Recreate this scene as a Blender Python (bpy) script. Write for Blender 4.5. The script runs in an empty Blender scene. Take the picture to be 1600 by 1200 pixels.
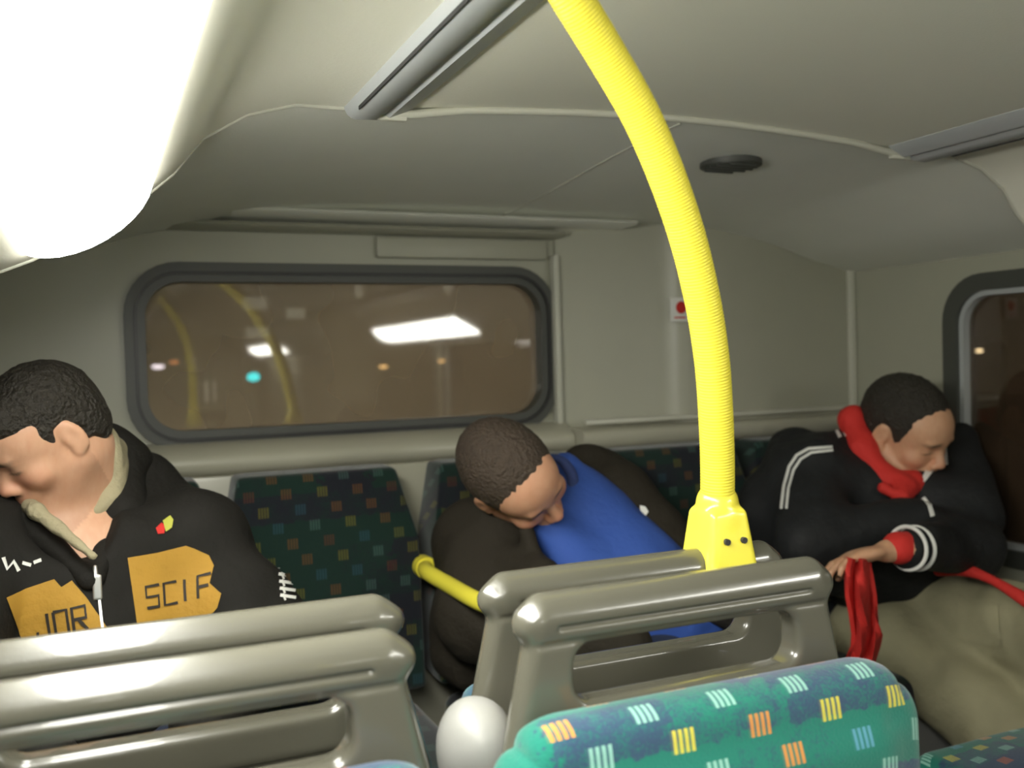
import bpy, bmesh, math, random
import numpy as np
from mathutils import Vector, Matrix
from mathutils.bvhtree import BVHTree
random.seed(4)
S = bpy.context.scene
COL = S.collection
E = 1.20            # eye height over the deck floor; floor is z = 0, +Y is the rear of the bus
# ---------------------------------------------------------------- camera
cd = bpy.data.cameras.new('camera'); cam = bpy.data.objects.new('camera', cd); COL.objects.link(cam)
cd.sensor_width = 36; cd.lens = 33.75; cd.clip_start = .02; cd.clip_end = 400
YAW, PITCH, ROLL = math.radians(23.4), math.radians(-1.45), math.radians(-1.6)
RC = (Matrix.Rotation(-YAW, 3, 'Z') @ Matrix.Rotation(math.pi/2+PITCH, 3, 'X') @ Matrix.Rotation(ROLL, 3, 'Z'))
cam.matrix_world = Matrix.Translation((0, 0, E)) @ RC.to_4x4()
S.camera = cam
cd.dof.use_dof = True; cd.dof.focus_distance = 1.25; cd.dof.aperture_fstop = 4.0
# ---------------------------------------------------------------- world, exposure
w = bpy.data.worlds.new('night'); S.world = w; w.use_nodes = True
w.node_tree.nodes['Background'].inputs[0].default_value = (.05, .032, .02, 1)
w.node_tree.nodes['Background'].inputs[1].default_value = .25
S.view_settings.view_transform = 'Standard'; S.view_settings.look = 'None'
S.view_settings.gamma = 1; S.view_settings.use_curve_mapping = False
S.view_settings.exposure = 0.0
LAMP = 32.0

def P(u, v, Y):
    d = RC @ Vector(((u-800)/1500, (600-v)/1500, -1))
    t = Y/d.y
    return Vector((0, 0, E)) + d*t
def D(r, u, t):      # direction from (to the viewer's right, up, towards the viewer's seat)
    return (Vector((.918, -.397, 0))*r + Vector((0, 0, 1))*u + Vector((-.397, -.918, 0))*t).normalized()

# ---------------------------------------------------------------- helpers
def tag(o, label=None, cat=None, group=None, kind=None):
    if label: o['label'] = label
    if cat: o['category'] = cat
    if group: o['group'] = group
    if kind: o['kind'] = kind
    return o
def empty(name, loc=(0, 0, 0)):
    o = bpy.data.objects.new(name, None); COL.objects.link(o); o.location = loc; o.empty_display_size = .05
    return o
def meshobj(name, me, mat, parent=None, loc=None):
    o = bpy.data.objects.new(name, me); COL.objects.link(o)
    if mat is not None:
        for m in (mat if isinstance(mat, (list, tuple)) else [mat]): me.materials.append(m)
    if loc is not None: o.location = loc
    if parent is not None:
        o.parent = parent
        o.matrix_parent_inverse = Matrix.Translation(-parent.location)
    return o
def bmobj(name, bm, mat, parent=None, smooth=True, angle=40):
    me = bpy.data.meshes.new(name)
    bmesh.ops.recalc_face_normals(bm, faces=bm.faces)
    bm.to_mesh(me); bm.free()
    if smooth:
        me.shade_smooth()
        try: me.set_sharp_from_angle(angle=math.radians(angle))
        except Exception: pass
    return meshobj(name, me, mat, parent)
def add_box(bm, c, s, bev=0, R=None, seg=2):
    r = bmesh.ops.create_cube(bm, size=1)
    vs = r['verts']
    M = Matrix.Translation(c) @ (R.to_4x4() if R else Matrix()) @ Matrix.Diagonal((s[0], s[1], s[2], 1))
    bmesh.ops.transform(bm, matrix=M, verts=vs)
    if bev:
        es = list({e for v in vs for e in v.link_edges})
        bmesh.ops.bevel(bm, geom=es, offset=bev, segments=seg, profile=.6, affect='EDGES')
def box(name, c, s, mat, parent=None, bev=.004, R=None):
    bm = bmesh.new(); add_box(bm, c, s, bev, R); return bmobj(name, bm, mat, parent)
def smooth_path(pts, n=12):
    pts = [Vector(p) for p in pts]; out = []
    q = [pts[0]*2-pts[1]] + pts + [pts[-1]*2-pts[-2]]
    for i in range(1, len(q)-2):
        for k in range(n):
            t = k/n; a, b, c, d = q[i-1:i+3]
            out.append(.5*((2*b)+(c-a)*t+(2*a-5*b+4*c-d)*t*t+(3*b-a-3*c+d)*t**3))
    out.append(pts[-1]); return out
def add_tube(bm, path, rad, seg=16, cap=True):
    path = [Vector(p) for p in path]; n = len(path)
    up = None; rings = []
    for i, p in enumerate(path):
        t = (path[min(i+1, n-1)]-path[max(i-1, 0)]).normalized()
        if up is None: up = t.orthogonal().normalized()
        up = (up - t*up.dot(t)).normalized(); s = t.cross(up)
        r = rad(i/(n-1)) if callable(rad) else rad
        rings.append([bm.verts.new(p+(up*math.cos(a)+s*math.sin(a))*r) for a in [2*math.pi*k/seg for k in range(seg)]])
    for a, b in zip(rings, rings[1:]):
        for k in range(seg): bm.faces.new((a[k], a[(k+1) % seg], b[(k+1) % seg], b[k]))
    if cap: bm.faces.new(rings[0][::-1]); bm.faces.new(rings[-1])
def tube(name, path, rad, mat, parent=None, seg=16):
    bm = bmesh.new(); add_tube(bm, path, rad, seg); return bmobj(name, bm, mat, parent, angle=60)
def add_cyl(bm, a, b, r, seg=20): add_tube(bm, [a, b], r, seg)
def sweepY(name, prof, y0, y1, mat, parent=None, th=.004, up=1, closed=False, ny=2):
    """a profile of (X, h) points extruded along the bus"""
    bm = bmesh.new(); rows = []
    for j in range(ny):
        y = y0+(y1-y0)*j/(ny-1)
        rows.append([bm.verts.new((x, y, E+h)) for x, h in prof])
    n = len(prof)
    for a, b in zip(rows, rows[1:]):
        for i in range(n if closed else n-1):
            bm.faces.new((a[i], a[(i+1) % n], b[(i+1) % n], b[i]))
    if closed: bm.faces.new(rows[0]); bm.faces.new(rows[-1][::-1])
    elif th:
        bmesh.ops.recalc_face_normals(bm, faces=bm.faces)
        for f in bm.faces:
            if f.normal.z > 0: break
        bmesh.ops.solidify(bm, geom=bm.faces[:], thickness=th)
    return bmobj(name, bm, mat, parent, angle=50)
def prism(name, prof, ax, a0, a1, mat, parent=None, bev=0, angle=35):
    """closed polygon in the plane normal to ax ('X': (y,z), 'Y': (x,z)) extruded from a0 to a1"""
    bm = bmesh.new()
    f = (lambda p, a: (a, p[0], p[1])) if ax == 'X' else (lambda p, a: (p[0], a, p[1]))
    A = [bm.verts.new(f(p, a0)) for p in prof]; B = [bm.verts.new(f(p, a1)) for p in prof]; n = len(prof)
    for i in range(n): bm.faces.new((A[i], A[(i+1) % n], B[(i+1) % n], B[i]))
    bm.faces.new(A[::-1]); bm.faces.new(B)
    return bmobj(name, bm, mat, parent, angle=angle)
def rrect(x0, x1, z0, z1, r, n=8):
    out = []
    for cx, cz, a0 in ((x1-r, z1-r, 0), (x0+r, z1-r, 90), (x0+r, z0+r, 180), (x1-r, z0+r, 270)):
        for k in range(n+1):
            a = math.radians(a0+90*k/n); out.append((cx+r*math.cos(a), cz+r*math.sin(a)))
    return out
def plate(name, outer, holes, ax, a0, a1, mat, parent=None):
    bm = bmesh.new(); f = (lambda p: (a0, p[0], p[1])) if ax == 'X' else (lambda p: (p[0], a0, p[1]))
    es = []
    for lp in [outer]+holes:
        vs = [bm.verts.new(f(p)) for p in lp]
        es += [bm.edges.new((vs[i], vs[(i+1) % len(vs)])) for i in range(len(vs))]
    r = bmesh.ops.triangle_fill(bm, use_beauty=True, use_dissolve=False, edges=es)
    fs = [g for g in r['geom'] if isinstance(g, bmesh.types.BMFace)]
    ex = bmesh.ops.extrude_face_region(bm, geom=fs)
    d = Vector((a1-a0, 0, 0)) if ax == 'X' else Vector((0, a1-a0, 0))
    bmesh.ops.translate(bm, vec=d, verts=[g for g in ex['geom'] if isinstance(g, bmesh.types.BMVert)])
    return bmobj(name, bm, mat, parent, angle=30)
def ring(name, outer, inner, ax, a0, a1, mat, parent=None):
    bm = bmesh.new(); f = (lambda p, a: (a, p[0], p[1])) if ax == 'X' else (lambda p, a: (p[0], a, p[1]))
    L = [[bm.verts.new(f(p, a)) for p in lp] for lp, a in ((outer, a0), (inner, a0), (inner, a1), (outer, a1))]
    n = len(outer)
    for q in range(4):
        A, B = L[q], L[(q+1) % 4]
        for i in range(n): bm.faces.new((A[i], A[(i+1) % n], B[(i+1) % n], B[i]))
    return bmobj(name, bm, mat, parent, angle=40)

# ---------------------------------------------------------------- materials
def newmat(name, col, rough=.5, metal=0, spec=.5, bump=0, bscale=40, var=0, vscale=8, coat=0, emit=None, estr=0, sss=0, sheen=0):
    m = bpy.data.materials.new(name); m.use_nodes = True; nt = m.node_tree; b = nt.nodes['Principled BSDF']
    b.inputs['Base Color'].default_value = (*col, 1); b.inputs['Roughness'].default_value = rough
    b.inputs['Metallic'].default_value = metal; b.inputs['Specular IOR Level'].default_value = spec
    b.inputs['Coat Weight'].default_value = coat; b.inputs['Sheen Weight'].default_value = sheen
    if sss: b.inputs['Subsurface Weight'].default_value = sss; b.inputs['Subsurface Radius'].default_value = (.01, .004, .002)
    if emit: b.inputs['Emission Color'].default_value = (*emit, 1); b.inputs['Emission Strength'].default_value = estr
    tc = nt.nodes.new('ShaderNodeTexCoord')
    if bump:
        n = nt.nodes.new('ShaderNodeTexNoise'); n.inputs['Scale'].default_value = bscale; n.inputs['Detail'].default_value = 4
        nt.links.new(tc.outputs['Object'], n.inputs['Vector'])
        bp = nt.nodes.new('ShaderNodeBump'); bp.inputs['Strength'].default_value = bump; bp.inputs['Distance'].default_value = .01
        nt.links.new(n.outputs['Fac'], bp.inputs['Height']); nt.links.new(bp.outputs['Normal'], b.inputs['Normal'])
    if var:
        n = nt.nodes.new('ShaderNodeTexNoise'); n.inputs['Scale'].default_value = vscale; n.inputs['Detail'].default_value = 5
        nt.links.new(tc.outputs['Object'], n.inputs['Vector'])
        mx = nt.nodes.new('ShaderNodeMix'); mx.data_type = 'RGBA'
        mx.inputs[6].default_value = (*[c*(1-var) for c in col], 1); mx.inputs[7].default_value = (*[min(1, c*(1+var)) for c in col], 1)
        nt.links.new(n.outputs['Fac'], mx.inputs[0]); nt.links.new(mx.outputs[2], b.inputs['Base Color'])
    return m
M = {}
M['ceil'] = newmat('ceiling_plastic', (.74, .73, .62), .42, bump=.05, bscale=220)
M['dome'] = newmat('dome_plastic', (.78, .79, .71), .45, bump=.08, bscale=300, var=.04)
M['wall'] = newmat('wall_laminate', (.35, .35, .275), .36, bump=.06, bscale=260, var=.04)
M['trim'] = newmat('trim_plastic', (.50, .50, .42), .35)
M['sill'] = newmat('sill_plastic', (.38, .37, .29), .28, var=.06)
M['rail'] = newmat('rail_aluminium', (.40, .42, .42), .4, metal=.1)
M['dark'] = newmat('dark_gap', (.03, .03, .03), .7)
M['rubber'] = newmat('window_rubber', (.055, .058, .05), .45, bump=.05)
M['floor'] = newmat('floor_vinyl', (.07, .07, .075), .6, bump=.1, bscale=200, var=.2, vscale=60)
M['seatplastic'] = newmat('grey_seat_plastic', (.092, .089, .068), .24, spec=.6, bump=.03, bscale=400, coat=.5)
M['shell'] = newmat('pale_seat_shell', (.27, .27, .255), .45)
M['yellow'] = newmat('yellow_pole_coating', (.86, .76, .07), .25, coat=.3)
M['yellowgrip'] = newmat('yellow_grip', (.86, .75, .06), .42)
M['black'] = newmat('black_metal', (.02, .02, .02), .4, metal=.3)
M['lamp'] = newmat('lamp_diffuser', (.9, .9, .9), .5, emit=(1, .985, .90), estr=LAMP)
M['asphalt'] = newmat('asphalt', (.05, .045, .04), .9, var=.3)
M['brickwall'] = newmat('far_facade', (.10, .07, .05), .9, var=.2)
def em(name, c, s): return newmat(name, c, emit=c, estr=s)

def glass_mat(name, film, fac, refl):
    m = bpy.data.materials.new(name); m.use_nodes = True; nt = m.node_tree; nt.nodes.clear()
    N = nt.nodes.new; L = nt.links.new
    out = N('ShaderNodeOutputMaterial'); tr = N('ShaderNodeBsdfTransparent'); gl = N('ShaderNodeBsdfGlossy'); df = N('ShaderNodeBsdfDiffuse')
    tr.inputs[0].default_value = (.75, .72, .66, 1); gl.inputs['Roughness'].default_value = .03; df.inputs[0].default_value = (*film, 1)
    gl.inputs[0].default_value = (.9, .9, .9, 1)
    lw = N('ShaderNodeFresnel'); lw.inputs[0].default_value = 1.5
    ad = N('ShaderNodeMath'); ad.operation = 'ADD'; ad.inputs[1].default_value = refl; ad.use_clamp = True
    L(lw.outputs[0], ad.inputs[0])
    m1 = N('ShaderNodeMixShader'); L(ad.outputs[0], m1.inputs[0]); L(tr.outputs[0], m1.inputs[1]); L(gl.outputs[0], m1.inputs[2])
    tc = N('ShaderNodeTexCoord'); no = N('ShaderNodeTexNoise'); no.inputs['Scale'].default_value = 4
    L(tc.outputs['Object'], no.inputs['Vector'])
    mr = N('ShaderNodeMapRange'); mr.inputs[3].default_value = fac*.6; mr.inputs[4].default_value = fac*1.4
    L(no.outputs['Fac'], mr.inputs[0])
    m2 = N('ShaderNodeMixShader'); L(mr.outputs[0], m2.inputs[0]); L(m1.outputs[0], m2.inputs[1]); L(df.outputs[0], m2.inputs[2])
    L(m2.outputs[0], out.inputs[0]); return m
M['glass'] = glass_mat('dirty_rear_glass', (.42, .33, .22), .42, .06)
M['sideglass'] = glass_mat('side_glass', (.12, .08, .05), .25, .0)

def moquette(name, g):
    m = bpy.data.materials.new(name); m.use_nodes = True; nt = m.node_tree; b = nt.nodes['Principled BSDF']
    N = nt.nodes.new; L = nt.links.new
    def mt(op, a, c=None, clamp=False):
        clamp = bool(clamp)
        n = N('ShaderNodeMath'); n.operation = op; n.use_clamp = clamp
        for i, x in enumerate((a, c)):
            if x is None: continue
            if isinstance(x, (int, float)): n.inputs[i].default_value = x
            else: L(x, n.inputs[i])
        return n.outputs[0]
    def mix(f, a, c):
        n = N('ShaderNodeMix'); n.data_type = 'RGBA'
        if isinstance(f, (int, float)): n.inputs[0].default_value = f
        else: L(f, n.inputs[0])
        for i, x in ((6, a), (7, c)):
            if isinstance(x, tuple): n.inputs[i].default_value = (*x, 1)
            else: L(x, n.inputs[i])
        return n.outputs[2]
    tc = N('ShaderNodeTexCoord'); sp = N('ShaderNodeSeparateXYZ'); L(tc.outputs['Object'], sp.inputs[0])
    X, Yc, Z0 = sp.outputs
    Z = mt('ADD', Z0, mt('MULTIPLY', Yc, .8))
    cz = mt('DIVIDE', Z, .037); row = mt('FLOOR', cz)
    cx = mt('ADD', mt('DIVIDE', X, .075), mt('MULTIPLY', row, .37))
    colm = mt('FLOOR', cx); fx = mt('FRACT', cx); fz = mt('FRACT', cz)
    cv = N('ShaderNodeCombineXYZ'); L(colm, cv.inputs[0]); L(row, cv.inputs[1])
    wn = N('ShaderNodeTexWhiteNoise'); wn.noise_dimensions = '2D'; L(cv.outputs[0], wn.inputs['Vector'])
    inx = mt('LESS_THAN', mt('ABSOLUTE', mt('SUBTRACT', fx, .5)), .15)
    inz = mt('LESS_THAN', mt('ABSOLUTE', mt('SUBTRACT', fz, .5)), .31)
    st = mt('GREATER_THAN', mt('FRACT', mt('MULTIPLY', mt('SUBTRACT', fx, .35), 4/.3)), .42)
    mark = mt('MULTIPLY', mt('MULTIPLY', inx, inz), mt('MULTIPLY', mt('ADD', mt('MULTIPLY', st, .8), .08), .35+.65*g))
    # navy patches with frayed, woven edges on teal
    no = N('ShaderNodeTexNoise'); no.inputs['Scale'].default_value = 60; L(tc.outputs['Object'], no.inputs['Vector'])
    nf = N('ShaderNodeTexNoise'); nf.inputs['Scale'].default_value = 420; nf.inputs['Detail'].default_value = 2; L(tc.outputs['Object'], nf.inputs['Vector'])
    jx = mt('ADD', mt('DIVIDE', X, .11), mt('MULTIPLY', mt('SUBTRACT', no.outputs['Fac'], .5), .7))
    jz = mt('ADD', mt('DIVIDE', Z, .062), mt('MULTIPLY', mt('SUBTRACT', no.outputs['Fac'], .5), .25))
    ck = mt('FLOOR', jz); kx = mt('ADD', jx, mt('MULTIPLY', ck, .43))
    cv2 = N('ShaderNodeCombineXYZ'); L(mt('FLOOR', kx), cv2.inputs[0]); L(ck, cv2.inputs[1])
    w2 = N('ShaderNodeTexWhiteNoise'); w2.noise_dimensions = '2D'; L(cv2.outputs[0], w2.inputs['Vector'])
    navy = mt('MULTIPLY', mt('SUBTRACT', mt('ADD', mt('ADD', w2.outputs['Value'], mt('MULTIPLY', mt('SUBTRACT', nf.outputs['Fac'], .5), .7)), mt('MULTIPLY', mt('SUBTRACT', no.outputs['Fac'], .5), .5)), .38), 3.2, True)
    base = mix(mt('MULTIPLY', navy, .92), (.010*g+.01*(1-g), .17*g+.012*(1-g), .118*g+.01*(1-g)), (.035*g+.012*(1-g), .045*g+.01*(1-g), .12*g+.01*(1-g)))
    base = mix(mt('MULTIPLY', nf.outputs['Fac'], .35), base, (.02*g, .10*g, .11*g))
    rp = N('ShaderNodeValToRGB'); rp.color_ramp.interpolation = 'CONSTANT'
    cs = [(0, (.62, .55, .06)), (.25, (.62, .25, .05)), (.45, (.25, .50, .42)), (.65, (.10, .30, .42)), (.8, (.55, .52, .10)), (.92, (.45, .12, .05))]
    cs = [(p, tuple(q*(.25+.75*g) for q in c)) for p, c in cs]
    rp.color_ramp.elements.remove(rp.color_ramp.elements[1])
    rp.color_ramp.elements[0].color = (*cs[0][1], 1)
    for p, c in cs[1:]:
        e = rp.color_ramp.elements.new(p); e.color = (*c, 1)
    L(wn.outputs['Value'], rp.inputs[0])
    L(mix(mark, base, rp.outputs[0]), b.inputs['Base Color'])
    b.inputs['Roughness'].default_value = .9; b.inputs['Sheen Weight'].default_value = .25; b.inputs['Specular IOR Level'].default_value = .15
    bp = N('ShaderNodeBump'); bp.inputs['Strength'].default_value = .4; bp.inputs['Distance'].default_value = .002
    L(nf.outputs['Fac'], bp.inputs['Height']); L(bp.outputs['Normal'], b.inputs['Normal'])
    return m
M['moq'] = moquette('patterned_moquette', 1.0)
M['moqshade'] = moquette('shaded_moquette', .09)  # rear bench copy: the weaker light there is put into darker, muted colours

def skin_mat():
    m = bpy.data.materials.new('skin'); m.use_nodes = True; nt = m.node_tree; b = nt.nodes['Principled BSDF']
    a = nt.nodes.new('ShaderNodeVertexColor'); a.layer_name = 'tone'
    n = nt.nodes.new('ShaderNodeTexNoise'); n.inputs['Scale'].default_value = 55; n.inputs['Detail'].default_value = 5
    mx = nt.nodes.new('ShaderNodeMix'); mx.data_type = 'RGBA'; mx.blend_type = 'MULTIPLY'; mx.inputs[7].default_value = (.86, .74, .68, 1)
    nt.links.new(n.outputs['Fac'], mx.inputs[0]); nt.links.new(a.outputs['Color'], mx.inputs[6]); nt.links.new(mx.outputs[2], b.inputs['Base Color'])
    b.inputs['Roughness'].default_value = .5; b.inputs['Subsurface Weight'].default_value = .12
    b.inputs['Subsurface Radius'].default_value = (.01, .004, .002); b.inputs['Subsurface Scale'].default_value = 1
    bp = nt.nodes.new('ShaderNodeBump'); bp.inputs['Strength'].default_value = .08; bp.inputs['Distance'].default_value = .003
    nt.links.new(n.outputs['Fac'], bp.inputs['Height']); nt.links.new(bp.outputs['Normal'], b.inputs['Normal'])
    return m
M['skin'] = skin_mat()
M['hair1'] = newmat('dark_hair', (.022, .018, .012), .6, bump=.9, bscale=150, var=.4, vscale=70)
M['hair2'] = newmat('brown_hair', (.055, .038, .025), .65, bump=.9, bscale=150, var=.4, vscale=70)
M['jacket'] = newmat('black_jacket', (.013, .012, .010), .8, spec=.2, bump=.8, bscale=22)
M['jacket2'] = newmat('brown_black_jacket', (.024, .020, .014), .85, spec=.2, bump=.8, bscale=24)
M['track'] = newmat('black_track_jacket', (.012, .013, .014), .7, spec=.3, bump=.8, bscale=20)
M['blue'] = newmat('blue_cotton', (.03, .085, .36), .8, bump=.5, bscale=30)
M['navyrib'] = newmat('dark_blue_rib', (.03, .05, .16), .85, bump=.4, bscale=90)
M['red'] = newmat('red_cotton', (.55, .022, .016), .8, bump=.5, bscale=45)
M['khaki'] = newmat('khaki_cotton', (.29, .27, .165), .85, bump=.7, bscale=24, var=.2, vscale=14)
M['denim'] = newmat('dark_denim', (.02, .03, .06), .85, bump=.4, bscale=40)
M['beige'] = newmat('beige_lining', (.33, .29, .18), .9, bump=.6, bscale=60, var=.15)
M['greytee'] = newmat('grey_tshirt', (.16, .17, .14), .9, bump=.5, bscale=50)
M['mustard'] = newmat('mustard_patch', (.40, .22, .025), .8, bump=.3, bscale=80, var=.12, vscale=20)
M['ink'] = newmat('black_print', (.02, .015, .01), .7)
M['white'] = newmat('white_print', (.72, .72, .68), .6)
M['chrome'] = newmat('bright_zip_metal', (.85, .85, .83), .5, metal=1)
M['shoe'] = newmat('dark_shoe', (.03, .03, .03), .5)

# ---------------------------------------------------------------- signed distance modelling
def _v(p): return np.array(p[:], dtype=np.float32)
def cap(a, b, ra, rb=None, k=.02, op='+'):
    a, b = _v(a), _v(b); rb = ra if rb is None else rb; r = max(ra, rb)
    def f(X, Y, Z):
        ba = b-a; L2 = float((ba*ba).sum()) or 1e-9
        t = np.clip(((X-a[0])*ba[0]+(Y-a[1])*ba[1]+(Z-a[2])*ba[2])/L2, 0, 1)
        return np.sqrt((X-a[0]-t*ba[0])**2+(Y-a[1]-t*ba[1])**2+(Z-a[2]-t*ba[2])**2)-(ra+(rb-ra)*t)
    return (f, np.minimum(a, b)-r, np.maximum(a, b)+r, op, k)
def chain(pts, rs, k=.02, op='+'): return [cap(pts[i], pts[i+1], rs[i], rs[i+1], k, op) for i in range(len(pts)-1)]
def ell(c, r, R=None, k=.02, op='+'):
    c = _v(c); r = np.array(r, dtype=np.float32); m = np.array(R, dtype=np.float32) if R is not None else np.eye(3, dtype=np.float32)
    e = np.abs(m) @ r
    def f(X, Y, Z):
        dx, dy, dz = X-c[0], Y-c[1], Z-c[2]
        q = [(m[0, i]*dx+m[1, i]*dy+m[2, i]*dz) for i in range(3)]
        k0 = np.sqrt(sum((q[i]/r[i])**2 for i in range(3))); k1 = np.sqrt(sum((q[i]/r[i]**2)**2 for i in range(3)))+1e-6
        return k0*(k0-1)/k1
    return (f, c-e, c+e, op, k)
def rbox(c, h, rd, R=None, k=.01, op='+', tap=0, tap2=0):
    """rounded box; tap widens x towards the bottom"""
    c = _v(c); h = np.array(h, dtype=np.float32); m = np.array(R, dtype=np.float32) if R is not None else np.eye(3, dtype=np.float32)
    e = np.abs(m) @ (h*(1+abs(tap)+abs(tap2)))
    def f(X, Y, Z):
        dx, dy, dz = X-c[0], Y-c[1], Z-c[2]
        q = [(m[0, i]*dx+m[1, i]*dy+m[2, i]*dz) for i in range(3)]
        if tap: q[0] = q[0]/(1-tap*q[2]/h[2])
        if tap2: q[1] = q[1]/(1-tap2*q[2]/h[2])
        g = [np.abs(q[i])-(h[i]-rd) for i in range(3)]
        return np.sqrt(sum(np.maximum(x, 0)**2 for x in g))+np.minimum(np.maximum(np.maximum(g[0], g[1]), g[2]), 0)-rd
    return (f, c-e, c+e, op, k)
def axis(lo, hi, coarse, fines):
    out = [lo]
    while out[-1] < hi:
        x = out[-1]; st = coarse
        for a, b, s in fines:
            if a-2*coarse <= x <= b+coarse*.5: st = min(st, s)
        out.append(x+st)
    return np.array(out, dtype=np.float32)
def sdf_mesh(prims, coarse, fines=(), wob=0, wfreq=40, seed=0):
    lo = np.min([p[1] for p in prims if p[3] == '+'], axis=0)-.02; hi = np.max([p[2] for p in prims if p[3] == '+'], axis=0)+.02
    ax = [axis(lo[i], hi[i], coarse, [(f[0][i], f[1][i], f[2]) for f in fines]) for i in range(3)]
    F = np.full([len(a) for a in ax], .25, dtype=np.float32)
    for fn, a, b, op, k in prims:
        pad = k+max(.03, coarse*2.5)
        if op == '&': sl = [slice(0, len(x)) for x in ax]
        else: sl = [slice(max(0, int(np.searchsorted(ax[i], a[i]-pad))-1), int(np.searchsorted(ax[i], b[i]+pad))+1) for i in range(3)]
        sx = ax[0][sl[0]][:, None, None]; sy = ax[1][sl[1]][None, :, None]; sz = ax[2][sl[2]][None, None, :]
        if 0 in (sx.size, sy.size, sz.size): continue
        d = fn(sx, sy, sz).astype(np.float32); G = F[sl[0], sl[1], sl[2]]
        if op == '+':
            h = np.clip(.5+.5*(d-G)/k, 0, 1); G[:] = d*(1-h)+G*h-k*h*(1-h)
        else:
            d = d if op == '&' else -d
            h = np.clip(.5-.5*(d-G)/k, 0, 1); G[:] = d*(1-h)+G*h+k*h*(1-h)
    if wob:
        i, j, l = np.nonzero(np.abs(F) < .04+wob); x, y, z = ax[0][i], ax[1][j], ax[2][l]; s = seed
        n = (np.sin(wfreq*(x+.6*z)+s+2*np.sin(wfreq*.5*y+s))+np.sin(wfreq*1.3*(y-.5*x)+2*s+1.7*np.sin(wfreq*.6*z))+np.sin(wfreq*.8*(z+.7*y)+3*s+1.5*np.sin(wfreq*.45*x)))/3
        F[i, j, l] += wob*n
    sg = F < 0
    c8 = [sg[a:sg.shape[0]-1+a, b:sg.shape[1]-1+b, c:sg.shape[2]-1+c] for a in (0, 1) for b in (0, 1) for c in (0, 1)]
    allv = c8[0].copy(); anyv = c8[0].copy()
    for c in c8[1:]: allv &= c; anyv |= c
    I = np.argwhere(anyv & ~allv); idx = np.full(anyv.shape, -1, dtype=np.int64); idx[I[:, 0], I[:, 1], I[:, 2]] = np.arange(len(I))
    acc = np.zeros((len(I), 3), dtype=np.float64); cnt = np.zeros(len(I))
    for dm in range(3):
        o1, o2 = [q for q in range(3) if q != dm]
        for s1 in (0, 1):
            for s2 in (0, 1):
                A = I.copy(); A[:, o1] += s1; A[:, o2] += s2; B = A.copy(); B[:, dm] += 1
                fa = F[A[:, 0], A[:, 1], A[:, 2]]; fb = F[B[:, 0], B[:, 1], B[:, 2]]; m = (fa < 0) != (fb < 0)
                t = np.where(m, fa/(fa-fb+(fa == fb)), 0)
                for q in range(3):
                    pa = ax[q][A[:, q]]; pb = ax[q][B[:, q]]; acc[:, q] += np.where(m, pa+(pb-pa)*t, 0)
                cnt += m
    V = acc/np.maximum(cnt, 1)[:, None]; Q = []
    for dm in range(3):
        o1, o2 = [(1, 2), (2, 0), (0, 1)][dm]
        sa = [slice(None)]*3; sb = [slice(None)]*3; sa[dm] = slice(0, -1); sb[dm] = slice(1, None)
        ch = sg[tuple(sa)] != sg[tuple(sb)]; K = np.argwhere(ch)
        K = K[(K[:, o1] > 0) & (K[:, o2] > 0) & (K[:, o1] < F.shape[o1]-1) & (K[:, o2] < F.shape[o2]-1)]
        fl = sg[K[:, 0], K[:, 1], K[:, 2]]
        q = []
        for d1, d2 in ((0, 0), (-1, 0), (-1, -1), (0, -1)):
            T = K.copy(); T[:, o1] += d1; T[:, o2] += d2; q.append(idx[T[:, 0], T[:, 1], T[:, 2]])
        q = np.stack(q, 1); q[~fl] = q[~fl][:, ::-1]; Q.append(q)
    Q = np.concatenate(Q)
    Q = Q[(Q >= 0).all(1)]
    return V, Q
def sdfobj(name, prims, mat, parent=None, coarse=.008, fines=(), wob=0, wfreq=40, seed=0, smooth=1):
    V, Q = sdf_mesh(prims, coarse, fines, wob, wfreq, seed)
    if smooth:
        for _ in range(smooth):
            s = np.zeros_like(V); c = np.zeros(len(V))
            for a, b in ((0, 1), (1, 2), (2, 3), (3, 0)):
                np.add.at(s, Q[:, a], V[Q[:, b]]); np.add.at(c, Q[:, a], 1); np.add.at(s, Q[:, b], V[Q[:, a]]); np.add.at(c, Q[:, b], 1)
            V = V*.5+.5*s/np.maximum(c, 1)[:, None]
    me = bpy.data.meshes.new(name)
    me.vertices.add(len(V)); me.vertices.foreach_set('co', V.astype(np.float32).ravel())
    me.loops.add(len(Q)*4); me.loops.foreach_set('vertex_index', Q.ravel().astype(np.int32))
    me.polygons.add(len(Q)); me.polygons.foreach_set('loop_start', np.arange(0, len(Q)*4, 4, dtype=np.int32))
    me.update(calc_edges=True); me.validate(); me.shade_smooth()
    o = meshobj(name, me, mat, parent); o['_n'] = 0; del o['_n']
    return o
def bvh(objs):
    vs, fs = [], []
    for o in objs:
        n = len(vs); me = o.data
        vs += [v.co.copy() for v in me.vertices]; fs += [[i+n for i in p.vertices] for p in me.polygons]
    return BVHTree.FromPolygons(vs, fs)
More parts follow.
